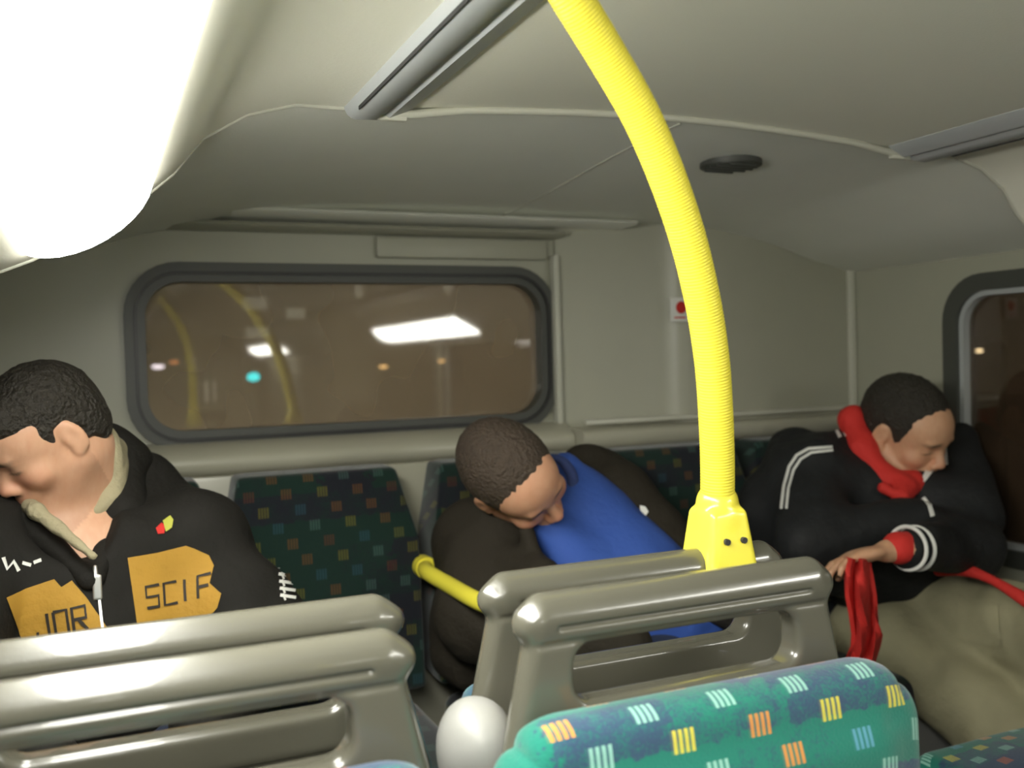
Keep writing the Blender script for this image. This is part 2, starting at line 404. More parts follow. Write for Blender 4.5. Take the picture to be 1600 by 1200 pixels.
def decal(name, polys, tree, mat, parent, lift=.0025, th=.0015, cell=7):
    """flat print or cloth patch: outlines (sampled where the garment shows in the photo) laid onto the garment's own surface"""
    bm = bmesh.new()
    for poly in polys:
        vs = [bm.verts.new((p[0], p[1], 0)) for p in poly]
        try: bm.faces.new(vs)
        except Exception: pass
    bmesh.ops.triangulate(bm, faces=bm.faces[:])
    for _ in range(5):
        es = [e for e in bm.edges if e.calc_length() > cell]
        if not es: break
        bmesh.ops.subdivide_edges(bm, edges=es, cuts=1); bmesh.ops.triangulate(bm, faces=bm.faces[:])
    o0 = Vector((0, 0, E)); last = 1.8; bad = []
    for v in bm.verts:
        d = (RC @ Vector(((v.co.x-800)/1500, (600-v.co.y)/1500, -1))).normalized()
        h = tree.ray_cast(o0, d)
        if h[0] is None: bad.append(v); continue
        v.co = h[0]+(h[1] if h[1].dot(d) < 0 else -h[1])*lift
    bmesh.ops.delete(bm, geom=bad, context='VERTS')
    ex = bmesh.ops.extrude_face_region(bm, geom=bm.faces[:])
    bmesh.ops.translate(bm, vec=Vector((0, 1, .1))*th, verts=[g for g in ex['geom'] if isinstance(g, bmesh.types.BMVert)])
    return bmobj(name, bm, mat, parent, angle=60)
def stroke(pts, w):
    pts = [Vector(p) for p in pts]; L, R = [], []
    for i, p in enumerate(pts):
        t = (pts[min(i+1, len(pts)-1)]-pts[max(i-1, 0)]).normalized(); n = Vector((-t.y, t.x))*w/2
        L.append(p+n); R.append(p-n)
    return [[L[i], L[i+1], R[i+1], R[i]] for i in range(len(pts)-1)]
GL = {'S': [[(1, 0), (0, 0), (0, 1), (.9, 1), (.9, 2), (0, 2)]], 'C': [[(1, 0), (0, 0), (0, 2), (1, 2)]], 'I': [[(.3, 0), (.3, 2)]],
      'F': [[(1, 0), (0, 0), (0, 2)], [(0, 1), (.8, 1)]], 'O': [[(0, 0), (0, 2), (1, 2), (1, 0), (0, 0)]],
      'R': [[(0, 2), (0, 0), (1, 0), (1, 1), (0, 1)], [(.4, 1), (1, 2)]], 'J': [[(.9, 0), (.9, 2), (0, 2), (0, 1.4)]]}
def letters(txt, o, ex, ey, w, adv=1.35):
    out = []; o = Vector(o); ex = Vector(ex); ey = Vector(ey)
    for i, ch in enumerate(txt):
        for st in GL[ch]: out += stroke([o+ex*(i*adv+p[0])+ey*p[1] for p in st], w)
    return out

# ================================================================ SETTING
XL, XR, YB, XC = -.32, 1.97, 2.20, .90
def mirror(pr): return [(2*XC-x, h) for x, h in pr]
floor = box('floor', (.825, -3.0, -.03), (2.5, 11.0, .06), M['floor'], bev=0); tag(floor, kind='structure')
# rear wall with the emergency window
WX0, WX1, WZ0, WZ1 = .085, 1.045, E-.150, E+.203
hole = rrect(WX0+.012, WX1-.012, WZ0+.012, WZ1-.012, .085)
wr = plate('wall_rear', [(XL, 0), (XR, 0), (XR, E+.42), (XL, E+.42)], [hole], 'Y', YB, YB+.05, M['wall']); tag(wr, kind='structure')
win = empty('window_1', ((WX0+WX1)/2, YB, WZ0)); tag(win, kind='structure')
ring('window_rubber', rrect(WX0-.028, WX1+.028, WZ0-.028, WZ1+.028, .115), rrect(WX0+.015, WX1-.015, WZ0+.015, WZ1-.015, .075), 'Y', YB-.016, YB+.045, M['rubber'], win)
ring('filler_strip', rrect(WX0-.008, WX1+.008, WZ0-.008, WZ1+.008, .095), rrect(WX0-.001, WX1+.001, WZ0-.001, WZ1+.001, .088), 'Y', YB-.022, YB-.01, M['black'], win)
plate('pane', rrect(WX0+.012, WX1-.012, WZ0+.012, WZ1-.012, .078), [], 'Y', YB+.020, YB+.025, M['glass'], win)
# side walls with windows
def side(name, x0, x1, wn, wins, wname):
    holes = [rrect(a+.012, b-.012, E-.50+.012, E+.155-.012, .09) for a, b in wins]
    o = plate(name, [(-8.5, 0), (YB+.05, 0), (YB+.05, E+.42), (-8.5, E+.42)], holes, 'X', x0, x1, M['wall']); tag(o, kind='structure')
    s = 1 if x1 > x0 else -1
    for i, (a, b) in enumerate(wins):
        t = empty('window_%d' % (wn+i), (x0, (a+b)/2, E-.5)); tag(t, kind='structure')
        ring('window_rubber', rrect(a-.022, b+.022, E-.522, E+.177, .115), rrect(a+.02, b-.02, E-.48, E+.135, .08), 'X', x0-s*.014, x0+s*.04, M['rubber'], t)
        ring('filler_strip', rrect(a+.02, b-.02, E-.48, E+.135, .08), rrect(a+.032, b-.032, E-.468, E+.123, .07), 'X', x0-s*.004, x0+s*.03, M['rail'], t)
        plate('pane', rrect(a+.012, b-.012, E-.488, E+.143, .08), [], 'X', x0+s*.018, x0+s*.023, M['sideglass'], t)
side('wall_right', XR, XR+.05, 2, [(.45, 1.765), (-1.15, .30), (-2.8, -1.3)], 'right')
side('wall_left', XL, XL-.05, 5, [(.45, 1.75), (-1.15, .30), (-2.8, -1.3)], 'left')
wf = box('wall_front', (.825, -8.5, .8), (2.4, .05, 1.7), M['wall'], bev=0); tag(wf, kind='structure')
# corner bead and duct panel in the rear right corner
t = box('trim_1', (XR-.012, 2.105, E+.02), (.022, .022, .42), M['trim'], bev=.008); tag(t, kind='structure')
duct = [(1.075, YB), (1.075, 2.185), (1.10, 2.178), (1.34, 2.150), (1.365, 2.142), (1.385, 2.128), (1.395, 2.12), (1.42, 2.113), (1.70, 2.108), (XR-.001, 2.108), (XR-.001, YB)]
bm = bmesh.new()
A = [bm.verts.new((x, y, E-.19)) for x, y in duct]; B = [bm.verts.new((x, y, E+.42)) for x, y in duct]
for i in range(len(duct)): bm.faces.new((A[i], A[(i+1) % len(duct)], B[(i+1) % len(duct)], B[i]))
bm.faces.new(A); bm.faces.new(B)
dp = bmobj('duct_casing', bm, M['wall'], angle=60); tag(dp, kind='structure')
t = box('trim_2', (1.068, 2.178, E+.045), (.016, .03, .43), M['trim'], bev=.006); tag(t, kind='structure')
# sill under the window and a shelf strip under the duct panel
sp = [(YB, E-.160), (2.165, E-.163), (2.135, E-.176), (2.118, E-.186), (2.110, E-.196), (2.112, E-.215), (2.13, E-.23), (YB, E-.235)]
t = prism('trim_3', sp, 'X', XL, 1.08, M['sill'], angle=60); tag(t, kind='structure')
sp2 = [(YB, E-.175), (2.10, E-.176), (2.075, E-.18), (2.068, E-.19), (2.07, E-.212), (2.09, E-.23), (YB, E-.235)]
t = prism('trim_4', sp2, 'X', 1.082, XR, M['sill'], angle=60); tag(t, kind='structure')
t = box('trim_5', (1.53, 2.098, E-.160), (.86, .02, .012), M['trim'], bev=.004); tag(t, kind='structure')
lower = box('rear_lining_panel', (.825, 2.155, E-.6), (2.28, .07, .74), M['sill'], bev=.01); tag(lower, kind='structure')
# header box over the window
t = box('trim_6', (.83, 2.19, E+.272), (.44, .02, .05), M['wall'], bev=.008); tag(t, kind='structure')
t = prism('trim_7', [(YB, E+.300), (2.14, E+.303), (2.132, E+.309), (2.14, E+.316), (YB, E+.316)], 'X', XL, 1.08, M['wall']); tag(t, kind='structure')
t = prism('trim_8', [(YB, E+.352), (2.075, E+.338), (2.068, E+.332), (2.078, E+.327), (YB, E+.325)], 'X', XL+.1, 1.25, M['dome']); tag(t, kind='structure')
# forward ceiling
cv = [(.35, .372), (.27, .372), (.20, .352), (.14, .315), (.10, .265), (.05, .222), (-.01, .185), (-.07, .150), (-.13, .125), (XL, .105)]
ctr = [(.43, .380)]+[(.43+.94*i/10, .380+.022*math.sin(math.pi*i/10)) for i in range(1, 10)]+[(1.37, .380)]
Y1 = 1.36
t = sweepY('ceiling', ctr, -8.5, Y1, M['ceil'], th=.006); tag(t, kind='structure')
t = sweepY('ceiling_cove', cv, -8.5, Y1, M['ceil'], th=.006); tag(t, kind='structure')
t = sweepY('ceiling_cove', mirror(cv)[:-1]+[(XR, .105)], -8.5, Y1, M['ceil'], th=.006); tag(t, kind='structure')
# lip of the rear dome, following the forward section
lip = [(x, h) for x, h in cv[::-1]]+[(.36, .366), (.44, .368)]+[(x, h-.006) for x, h in ctr[1:-1]]+[(1.36, .368), (1.44, .366)]+[(x, h) for x, h in mirror(cv)[:-1]]+[(XR, .105)]
path = [Vector((x, Y1, E+h-.003)) for x, h in lip]
t = tube('trim_9', path, .0065, M['trim'], seg=10); tag(t, kind='structure')
# dome: lofted between a front and a rear section
def interp(tab, s):
    for (a, p), (b, q) in zip(tab, tab[1:]):
        if s <= b: 
            f = (s-a)/(b-a); return p+(q-p)*f
    return tab[-1][1]
def dome_h(x, f):
    s = abs(x-XC)
    fr = interp([(0, .392), (.3, .386), (.5, .376), (.65, .362), (.76, .330), (.86, .290), (.97, .250), (1.07, .222), (1.3, .20)], s)
    bk = interp([(0, .352), (.3, .350), (.5, .340), (.65, .322), (.80, .290), (.93, .250), (1.07, .220), (1.3, .20)], s)
    e = f*f*(3-2*f)
    return fr*(1-e)+bk*e
bm = bmesh.new(); NX, NY = 72, 16; rows = []
for j in range(NY+1):
    f = j/NY; y = Y1+.004+(YB-Y1-.004)*f
    rows.append([bm.verts.new((XL+(XR-XL)*i/NX, y, E+dome_h(XL+(XR-XL)*i/NX, f))) for i in range(NX+1)])
for a, b in zip(rows, rows[1:]):
    for i in range(NX): bm.faces.new((a[i], a[i+1], b[i+1], b[i]))
bmesh.ops.smooth_vert(bm, verts=[v for r in rows[1:-1] for v in r[1:-1]], factor=.5, use_axis_z=True)
bmesh.ops.recalc_face_normals(bm, faces=bm.faces); bmesh.ops.solidify(bm, geom=bm.faces[:], thickness=-.006)
t = bmobj('ceiling_dome', bm, M['dome']); tag(t, kind='structure')
tube('seam', [Vector((x, y, E+dome_h(x, (y-Y1)/(YB-Y1))-.0005)) for x, y in [(XC+.02, Y1+.02+.8*k/14) for k in range(15)]], .0016, M['trim'], t, seg=6)
# bulkheads between the low coves and the dome
for sgn in (1, -1):
    c = cv if sgn > 0 else mirror(cv)[:-1]+[(XR, .105)]
    pf = [(x, E+h) for x, h in c]+[(c[-1][0], E+.42), (c[0][0], E+.42)]
    t = prism('ceiling_bulkhead', pf, 'Y', Y1+.006, Y1+.010, M['dome']); tag(t, kind='structure')
t = box('roof_skin', (.825, -3.15, E+.45), (2.4, 10.8, .04), M['dark'], bev=0); tag(t, kind='structure')
# longitudinal rails
for k, s in enumerate((1, -1)):
    mx = (lambda x: x) if s > 0 else (lambda x: 2*XC-x)
    r = empty('ceiling_rail', (mx(.39), Y1, E+.36)); tag(r, kind='structure')
    prof = [(mx(x), h) for x, h in [(.335, .371), (.342, .356), (.352, .350), (.385, .352), (.392, .360), (.398, .360), (.404, .356), (.430, .366), (.442, .374), (.442, .39), (.335, .39)]]
    sweepY('rail_profile', prof, -8.5, Y1-.004, M['rail'], r, closed=True)
    box('rail_slot', (mx(.345), -3.4, E+.3525), (.0015 if s > 0 else .007, 9.4, .006), M['dark'], r, bev=0)
    box('end_cap', (mx(.39), Y1+.002, E+.362), (.085, .012, .018), M['trim'], r, bev=.005)
# screws on coves, dome vent
for x, y, lb in ((.235, 1.16, 'small dark screw head in the bright ceiling panel left of the rail'), (2*XC-.235, 1.27, 'small dark screw head in the right ceiling cove, nearer the dome edge'), (2*XC-.235, 1.10, 'small dark screw head in the right ceiling cove, nearer the picture edge')):
    h = .3635
    bm = bmesh.new(); add_cyl(bm, (x, y, E+h-.003), (x, y, E+h+.01), .0075, 14)
    tag(bmobj('ceiling_screw', bm, M['dark']), lb, 'screw', 'screws of the ceiling coves')
vc = P(1142, 262, 1.0); d = (vc-Vector((0, 0, E))); tt = (.372-.002)/(d.z); vc = Vector((0, 0, E))+d*tt
vh = dome_h(vc.x, (vc.y-Y1)/(YB-Y1)); vc.z = E+vh
v = empty('ceiling_vent', (vc.x, vc.y, vc.z)); tag(v, 'round dark vent in the grey rear ceiling dome', 'vent')
bm = bmesh.new(); add_cyl(bm, vc+Vector((0, 0, -.008)), vc+Vector((0, 0, .004)), .061, 36); bmobj('vent_rim', bm, M['rubber'], v)
bm = bmesh.new(); add_cyl(bm, vc+Vector((0, 0, -.0095)), vc+Vector((0, 0, -.007)), .056, 36); bmobj('vent_disc', bm, M['rubber'], v)
for k in range(5):
    y = (k-2)*.02; L = math.sqrt(.052**2-y*y)
    box('slat', (vc.x, vc.y+y, vc.z-.011), (2*L, .006, .004), M['rubber'], v, bev=.001)

# ---------------------------------------------------------------- ceiling lamps (real light sources of the deck)
def lamp(x, h, y0, y1, s, label):
    o = empty('ceiling_lamp', (x, y1, E+h)); tag(o, label, 'lamp', None)
    bm = bmesh.new(); rings = []; n = 28; th = math.radians(33)*s
    ys = [0, .006, .015, .03, .05]; full = (y1-y0)
    st = [(y0+a, math.sqrt(max(.02, 1-(1-a/.05)**2))) for a in ys]+[(y1-a, math.sqrt(max(.02, 1-(1-a/.05)**2))) for a in ys[::-1]]
    for y, q in st:
        rg = []
        for k in range(n):
            a = 2*math.pi*k/n; ex, ez = .092*math.cos(a)*(.6+.4*q), .048*math.sin(a)*(.4+.6*q)
            rg.append(bm.verts.new((x+ex*math.cos(th)-ez*math.sin(th), y, E+h+ex*math.sin(th)+ez*math.cos(th)+(1-q)*.012)))
        rings.append(rg)
    for a, b in zip(rings, rings[1:]):
        for k in range(n): bm.faces.new((a[k], a[(k+1) % n], b[(k+1) % n], b[k]))
    bm.faces.new(rings[0]); bm.faces.new(rings[-1])
    bmobj('diffuser', bm, M['lamp'], o, angle=70)
    box('tray', (x+.02*(-s), (y0+y1)/2, E+h+.045), (.12, full-.1, .02), M['rail'], o, R=Matrix.Rotation(-th, 3, 'Y'))
    return o
lamp(-.008, .202, -.35, 1.335, 1, 'glaring white ceiling lamp with a rounded end at the upper left')
lamp(-.008, .202, -4.6, -2.9, 1, 'white ceiling lamp farther forward on the left side of the bus')
lamp(2*XC+.008, .202, -1.95, -.25, -1, 'white lamp on the right seen as the long bright bar mirrored in the rear window')
lamp(2*XC+.008, .202, -7.7, -5.7, -1, 'white lamp far forward seen as the small bright bar mirrored in the rear window')

# ================================================================ yellow poles
YP = .925
def yp(u, v): return P(u, v, YP-.125*min(1, max(0, (780-v)/800)))
pole = empty('grab_pole', yp(1122, 890)); tag(pole, 'curved bright yellow grab pole rising from the seat top to the ceiling', 'pole')
cpx = [(1121, 800), (1121, 720), (1118, 640), (1112, 560), (1098, 470), (1074, 370), (1040, 270), (1001, 180), (950, 90), (892, -5), (850, -75)]
pts = [yp(u, v) for u, v in cpx]
sp_ = smooth_path(pts, 10)
sp_ = [p for p in sp_ if p.z < E+.372]
tube('pole_tube', sp_, .0188, M['yellow'], pole, seg=24)
# ribbed grip over most of the length
def resample(path, st):
    out = [path[0]]; acc = 0
    for a, b in zip(path, path[1:]):
        L = (b-a).length; q = st-acc
        while q <= L: out.append(a.lerp(b, q/L)); q += st
        acc = (acc+L) % st if L else acc
    return out
g = [p for p in sp_ if p.z < E+.35]
rp_ = resample(g, .0009)
n_ = len(rp_)
tube('grip_sleeve', rp_, lambda f: .0194+.0003*math.sin(f*(n_-1)*2*math.pi/4), M['yellowgrip'], pole, seg=28)
bm = bmesh.new(); tp = sp_[-1]; add_cyl(bm, tp+Vector((0, 0, -.006)), tp+Vector((0, 0, .012)), .036, 24); bmobj('ceiling_flange', bm, M['yellow'], pole)
# saddle bracket on the rail
cB = yp(1122, 840); topz = yp(1121, 783).z; botz = yp(1120, 893).z
pr = [rbox((cB.x, YP, (topz+botz)/2-.006), (.0300, .0300, (topz-botz)/2), .008, k=.006, tap=.20, tap2=.16),
      cap((cB.x, YP, topz-.002), (cB.x, YP, topz-.022), .0245, .0250, .006),
      cap((cB.x-.08, YP, botz+.006), (cB.x+.08, YP, botz+.006), .0195, .0225, .004, op='-'),
      rbox((cB.x, YP, botz-.026), (.08, .0195, .034), .002, k=.003, op='-')]
sdfobj('saddle_bracket', pr, M['yellow'], pole, coarse=.0022)
for du in (-.010, .013):
    x = cB.x+du; z = P(1140, 847, YP-.032).z
    bm = bmesh.new(); add_cyl(bm, (x, YP-.0335, z), (x, YP-.026, z), .0036, 14); bmobj('screw', bm, M['dark'], pole)
p2_ = empty('grab_pole', (.44, -.6, .9)); tag(p2_, 'thin yellow pole mirrored at the left of the rear window', 'pole')
tube('pole_tube', smooth_path([(.44, -.6, E-.22), (.44, -.6, E), (.40, -.6, E+.2), (.30, -.6, E+.355)], 8), .0188, M['yellow'], p2_)
sdfobj('saddle_bracket', [rbox((.44, -.6, E-.24), (.03, .036, .05), .009, tap=.2)], M['yellow'], p2_, coarse=.005)
# armrest of the rear bench
arm = empty('armrest_bar', (.635, 1.98, E-.46)); tag(arm, 'yellow curved armrest bar between two rear bench seats', 'armrest')
ap = [P(664, 886, 1.96), P(668, 894, 1.86), P(700, 913, 1.76), P(742, 937, 1.64), P(800, 965, 1.53)]
tube('bar', smooth_path(ap+[ap[-1]+Vector((0, -.03, -.05)), ap[-1]+Vector((0, -.03, -.12))], 6), .0165, M['yellow'], arm)
bm = bmesh.new(); add_cyl(bm, ap[0]+Vector((0, .02, 0)), ap[0]+Vector((0, -.012, 0)), .024); bmobj('mount_collar', bm, M['yellow'], arm)

# ================================================================ seats
def head_frame_mesh():
    W = .185
    pr = [rbox((0, 0, -.102), (W+.014, .0165, .090), .015, k=.01, tap=.11),
          cap((-W+.020, 0, -.0175), (W-.020, 0, -.0175), .0175, .0175, .008),
          cap((-W+.006, 0, -.028), (W-.006, 0, -.028), .0170, .0170, .010)]
    for q in (-1, 1):
        pr += [rbox((0, q*.0225, -.0445), (W+.05, .008, .0018), .001, k=.003, op='-'), rbox((0, q*.0235, -.030), (W-.030, .008, .0016), .001, k=.003, op='-'),
               rbox((q*(W+.018), 0, -.0445), (.012, .05, .0018), .001, k=.003, op='-'),
               rbox((0, q*.022, -.150), (W-.040, .013, .008), .007, k=.006, op='-')]
    pr += [rbox((0, 0, -.0765), (W-.048, .06, .0270), .020, k=.009, op='-')]
    V, Q = sdf_mesh(pr, .0027)
    me = bpy.data.meshes.new('head_frame'); me.from_pydata(V.tolist(), [], Q.tolist()); me.validate(); me.shade_smooth(); me.materials.append(M['seatplastic'])
    return me
HF = head_frame_mesh()
def back_cushion_mesh():
    pr = [rbox((0, 0, -.26), (.218, .034, .26), .030, k=.01, tap=.045), rbox((0, -.012, -.27), (.17, .032, .22), .03, k=.03),
          rbox((.165, -.022, -.38), (.035, .028, .13), .025, k=.03), rbox((-.165, -.022, -.38), (.035, .028, .13), .025, k=.03)]
    # round the upper corners
    V, Q = sdf_mesh(pr, .006)
    for s in (-1, 1):
        x = s*V[:, 0]; z = V[:, 2]; R = .065; cx = .211-R; cz = -R
        m = (x > cx) & (z > cz); L = np.maximum(np.abs(x-cx), np.abs(z-cz)); l = np.sqrt((x-cx)**2+(z-cz)**2)+1e-9; q = L/l
        V[m, 0] = s*(cx+(x[m]-cx)*q[m]); V[m, 2] = cz+(z[m]-cz)*q[m]
    me = bpy.data.meshes.new('backrest'); me.from_pydata(V.tolist(), [], Q.tolist()); me.validate(); me.shade_smooth(); me.materials.append(M['moq'])
    return me
BC = back_cushion_mesh()
def seat_cushion_mesh():
    pr = [rbox((0, 0, 0), (.215, .21, .05), .035, k=.02), ell((0, 0, .02), (.19, .18, .045), k=.03)]
    V, Q = sdf_mesh(pr, .009)
    me = bpy.data.meshes.new('seat'); me.from_pydata(V.tolist(), [], Q.tolist()); me.validate(); me.shade_smooth(); me.materials.append(M['moq'])
    return me
SCM = seat_cushion_mesh()
def part(name, me, parent, loc, rz=0):
    o = bpy.data.objects.new(name, me); COL.objects.link(o); o.parent = parent; o.location = loc; o.rotation_euler[2] = rz; return o
def bx(name, c, s, m, parent, bev=.005):
    bm = bmesh.new(); add_box(bm, c, s, bev); me = bpy.data.meshes.new(name); bm.to_mesh(me); bm.free(); me.materials.append(m); me.shade_smooth()
    try: me.set_sharp_from_angle(angle=math.radians(40))
    except Exception: pass
    return part(name, me, parent, (0, 0, 0))
ZF = .995      # top of the hand frames
def bus_seat(x, y, ang, label, sx=1, zf=ZF, far=False, cx=0, bw=1.03):
    """origin on the floor; local -Y is the way the sitter faces; frame plane at local y = 0"""
    t = empty('bus_seat', (x, y, 0)); t.rotation_euler[2] = ang
    tag(t, label, 'seat', 'rows of patterned bus seats with grey plastic hand frames')
    f = part('head_frame', HF, t, (0, 0, zf)); f.scale = (sx, 1, 1)
    c_ = part('backrest', BC, t, (cx, -.056, zf-(.131 if far else .094))); c_.scale = (bw, 1, 1)
    c_ = part('seat', SCM, t, (0, -.205 if far else -.26, .425)); c_.scale = (1, .78 if far else 1, 1)
    bx('back_shell', (0, .010, .56), (.42, .035, .53), M['seatplastic'], t, .015)
    bx('seat_pan', (0, -.18, .35), (.41, .28, .05), M['shell'], t, .01)
    for sgn in (-1, 1): bx('leg', (sgn*.12, -.14, .16), (.04, .20, .32), M['black'], t, .01)
    return t
YN, YFAR = .795, .925
XA, XBs = .045, .520
bus_seat(XA, YN, 0, 'near bus seat at the lower left, broad grey slotted hand frame over green fabric', 1.02, .974)
bus_seat(XBs, YN, 0, 'near bus seat with its green and navy patterned backrest in full view', .93, .986, cx=.0, bw=1.09)
bus_seat(XA+.018, YFAR, math.pi, 'back-to-back seat whose grey frame shows just behind the lower left hand frame', 1.08, .972, True)
bus_seat(.549, YFAR, math.pi, 'back-to-back seat carrying the yellow pole bracket on its grey frame', .99, .978, True)
bus_seat(.42, -.6, 0, 'seat toward the front of the bus carrying the pole mirrored in the rear window', 1, .985)
# light plastic joint between the two near seats
jn = sdfobj('shell_joint', [cap((.322, .86, E-.385), (.322, .86, .45), .032, .042, .02), ell((.324, .86, E-.365), (.036, .045, .04), k=.02)], M['shell'], coarse=.006)
tag(jn, 'pale rounded plastic joint piece standing between the near seats', 'seat joint')
# rear facing seat across the aisle: only its cushion edge shows
bus_seat(1.53, .93, math.pi, 'green patterned seat cushion edge across the aisle at the lower right corner', far=True)
SCB = SCM.copy(); SCB.materials.clear(); SCB.materials.append(M['moqshade'])
# rear bench
def bench_back(x0, x1, label, dark=0):
    t = empty('bench_seat', ((x0+x1)/2, 2.08, 0)); tag(t, label, 'seat', 'seats of the rear bench')
    w2 = (x1-x0)/2
    zt, zb = E-.225, .50
    # trapezoid cushion: narrower at the top, touching lower down
    pts = [(-w2+.020, zt), (w2-.026, zt), (w2+.012, zt-.15), (w2+.014, zb), (-w2-.012, zb), (-w2-.008, zt-.15)]
    bm = bmesh.new(); fr = [bm.verts.new((x, -.075-(.03 if z < zt-.05 else 0)-(zt-z)*.04, z)) for x, z in pts]; bk = [bm.verts.new((x, .03, z)) for x, z in pts]
    n = len(pts)
    for i in range(n): bm.faces.new((fr[i], fr[(i+1) % n], bk[(i+1) % n], bk[i]))
    bm.faces.new(fr[::-1]); bm.faces.new(bk)
    bmesh.ops.recalc_face_normals(bm, faces=bm.faces)
    bmesh.ops.bevel(bm, geom=bm.edges[:], offset=.014, segments=3, profile=.6, affect='EDGES')
    me = bpy.data.meshes.new('backrest'); bm.to_mesh(me); bm.free(); me.materials.append(M['moqshade']); me.shade_smooth(); part('backrest', me, t, (0, 0, 0))
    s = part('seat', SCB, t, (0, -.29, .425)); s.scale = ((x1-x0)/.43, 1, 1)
    bx('bench_box', (0, -.24, .19), (x1-x0-.01, .38, .37), M['shell'], t, .01)
    return t
bench_back(-.21, .205, 'rear bench seat behind the man in the patched jacket')
bench_back(.235, .615, 'empty dark green rear bench seat under the window')
bench_back(.672, 1.055, 'rear bench seat behind the sleeper in blue')
bench_back(1.10, 1.50, 'rear bench seat right of the sleeper in blue, behind the yellow pole')
bench_back(1.53, 1.93, 'corner rear bench seat behind the man with the red scarf')

# sticker on the duct panel, half hidden by the pole
sc_ = P(1062, 484, 2.103)
st = empty('notice_sticker', sc_); tag(st, 'small white sticker with red mark on the rear panel behind the pole', 'sticker')
box('sheet', sc_, (.055, .002, .062), M['white'], st, bev=.0005)
bm = bmesh.new(); add_cyl(bm, sc_+Vector((.004, -.0015, .006)), sc_+Vector((.004, -.0008, .006)), .016); bmobj('red_mark', bm, M['red'], st)
box('text_line', sc_+Vector((0, -.0013, -.02)), (.035, .0008, .004), M['red'], st, bev=0)

# ================================================================ people
def frame(f, up):
    f = Vector(f).normalized(); up = Vector(up); up = (up-f*up.dot(f)).normalized(); r = f.cross(up)
    return Matrix((r, f, up)).transposed()      # columns: x = the person's right, y = face, z = crown
def head_prims(c, R, s=1.0):
    c = Vector(c); T = lambda x, y, z: c+R @ Vector((x*s, y*s, z*s)); r = lambda *a: [q*s for q in a]
    p = [ell(T(0, -.016, .036), r(.077, .098, .086), R, .02), ell(T(0, .022, -.028), r(.063, .068, .084), R, .03),
         ell(T(0, .045, .035), r(.062, .052, .055), R, .03), ell(T(0, .062, -.094), r(.027, .026, .022), R, .022)]
    for q in (-1, 1):
        p += [cap(T(q*.057, -.002, -.055), T(q*.020, .062, -.098), .018*s, .015*s, .025),
              ell(T(q*.040, .062, -.028), r(.026, .024, .022), R, .02)]
    p += [cap(T(-.036, .086, .020), T(.036, .086, .020), .009*s, .009*s, .014)]
    for q in (-1, 1):
        p += [ell(T(q*.032, .101, .000), r(.019, .014, .011), R, .012, '-'), ell(T(q*.032, .076, .000), r(.0155, .0145, .0135), R, .004),
              cap(T(q*.045, .086, -.0055), T(q*.020, .0905, -.0055), .0012*s, .0012*s, .003, '-')]
    p += [cap(T(0, .086, .012), T(0, .107, -.028), .0085*s, .0115*s, .010), ell(T(0, .105, -.030), r(.0125, .012, .010), R, .008)]
    for q in (-1, 1):
        p += [ell(T(q*.0125, .099, -.037), r(.0085, .011, .008), R, .006), ell(T(q*.007, .104, -.042), r(.0042, .006, .004), R, .003, '-')]
    p += [ell(T(0, .086, -.060), r(.030, .014, .016), R, .012), ell(T(0, .0965, -.0575), r(.022, .0065, .0055), R, .005), ell(T(0, .095, -.068), r(.019, .0075, .0065), R, .005),
          cap(T(-.021, .0985, -.0625), T(.021, .0985, -.0625), .0014*s, .0014*s, .003, '-')]
    for q in (-1, 1):
        RE = R @ Matrix.Rotation(q*.30, 3, 'Z') @ Matrix.Rotation(-.15, 3, 'X')
        p += [ell(T(q*.080, -.012, -.003), r(.0085, .019, .033), RE, .006), ell(T(q*.089, -.006, .002), r(.006, .010, .020), RE, .004, '-'),
              ell(T(q*.078, -.004, -.030), r(.006, .008, .010), RE, .005)]
    return p
def hair_prims(c, R, s=1.0, line=.062, th=.007, back=-.07, fringe=0):
    c = Vector(c); T = lambda x, y, z: c+R @ Vector((x*s, y*s, z*s)); r = lambda *a: [q*s for q in a]
    p = [ell(T(0, -.018, .036), r(.077+th, .098+th, .087+th), R, .02), ell(T(0, -.045, -.020), r(.066+th, .060+th, .070), R, .03)]
    if fringe: p += [ell(T(0, .060, .080), r(.058, .036, .030), R, .03)]
    p += [rbox(T(0, .140, line-.125), r(.12, .085, .125), .03*s, R @ Matrix.Rotation(-.25, 3, 'X'), .02, '-'),
          rbox(T(0, .05, -.135), r(.12, .10, .10), .02, R, .02, '-'), rbox(T(0, -.05, back-.10), r(.12, .12, .10), .02, R, .02, '-')]
    for q in (-1, 1): p += [ell(T(q*.088, -.004, -.012), r(.022, .026, .040), R, .010, '-')]
    return p
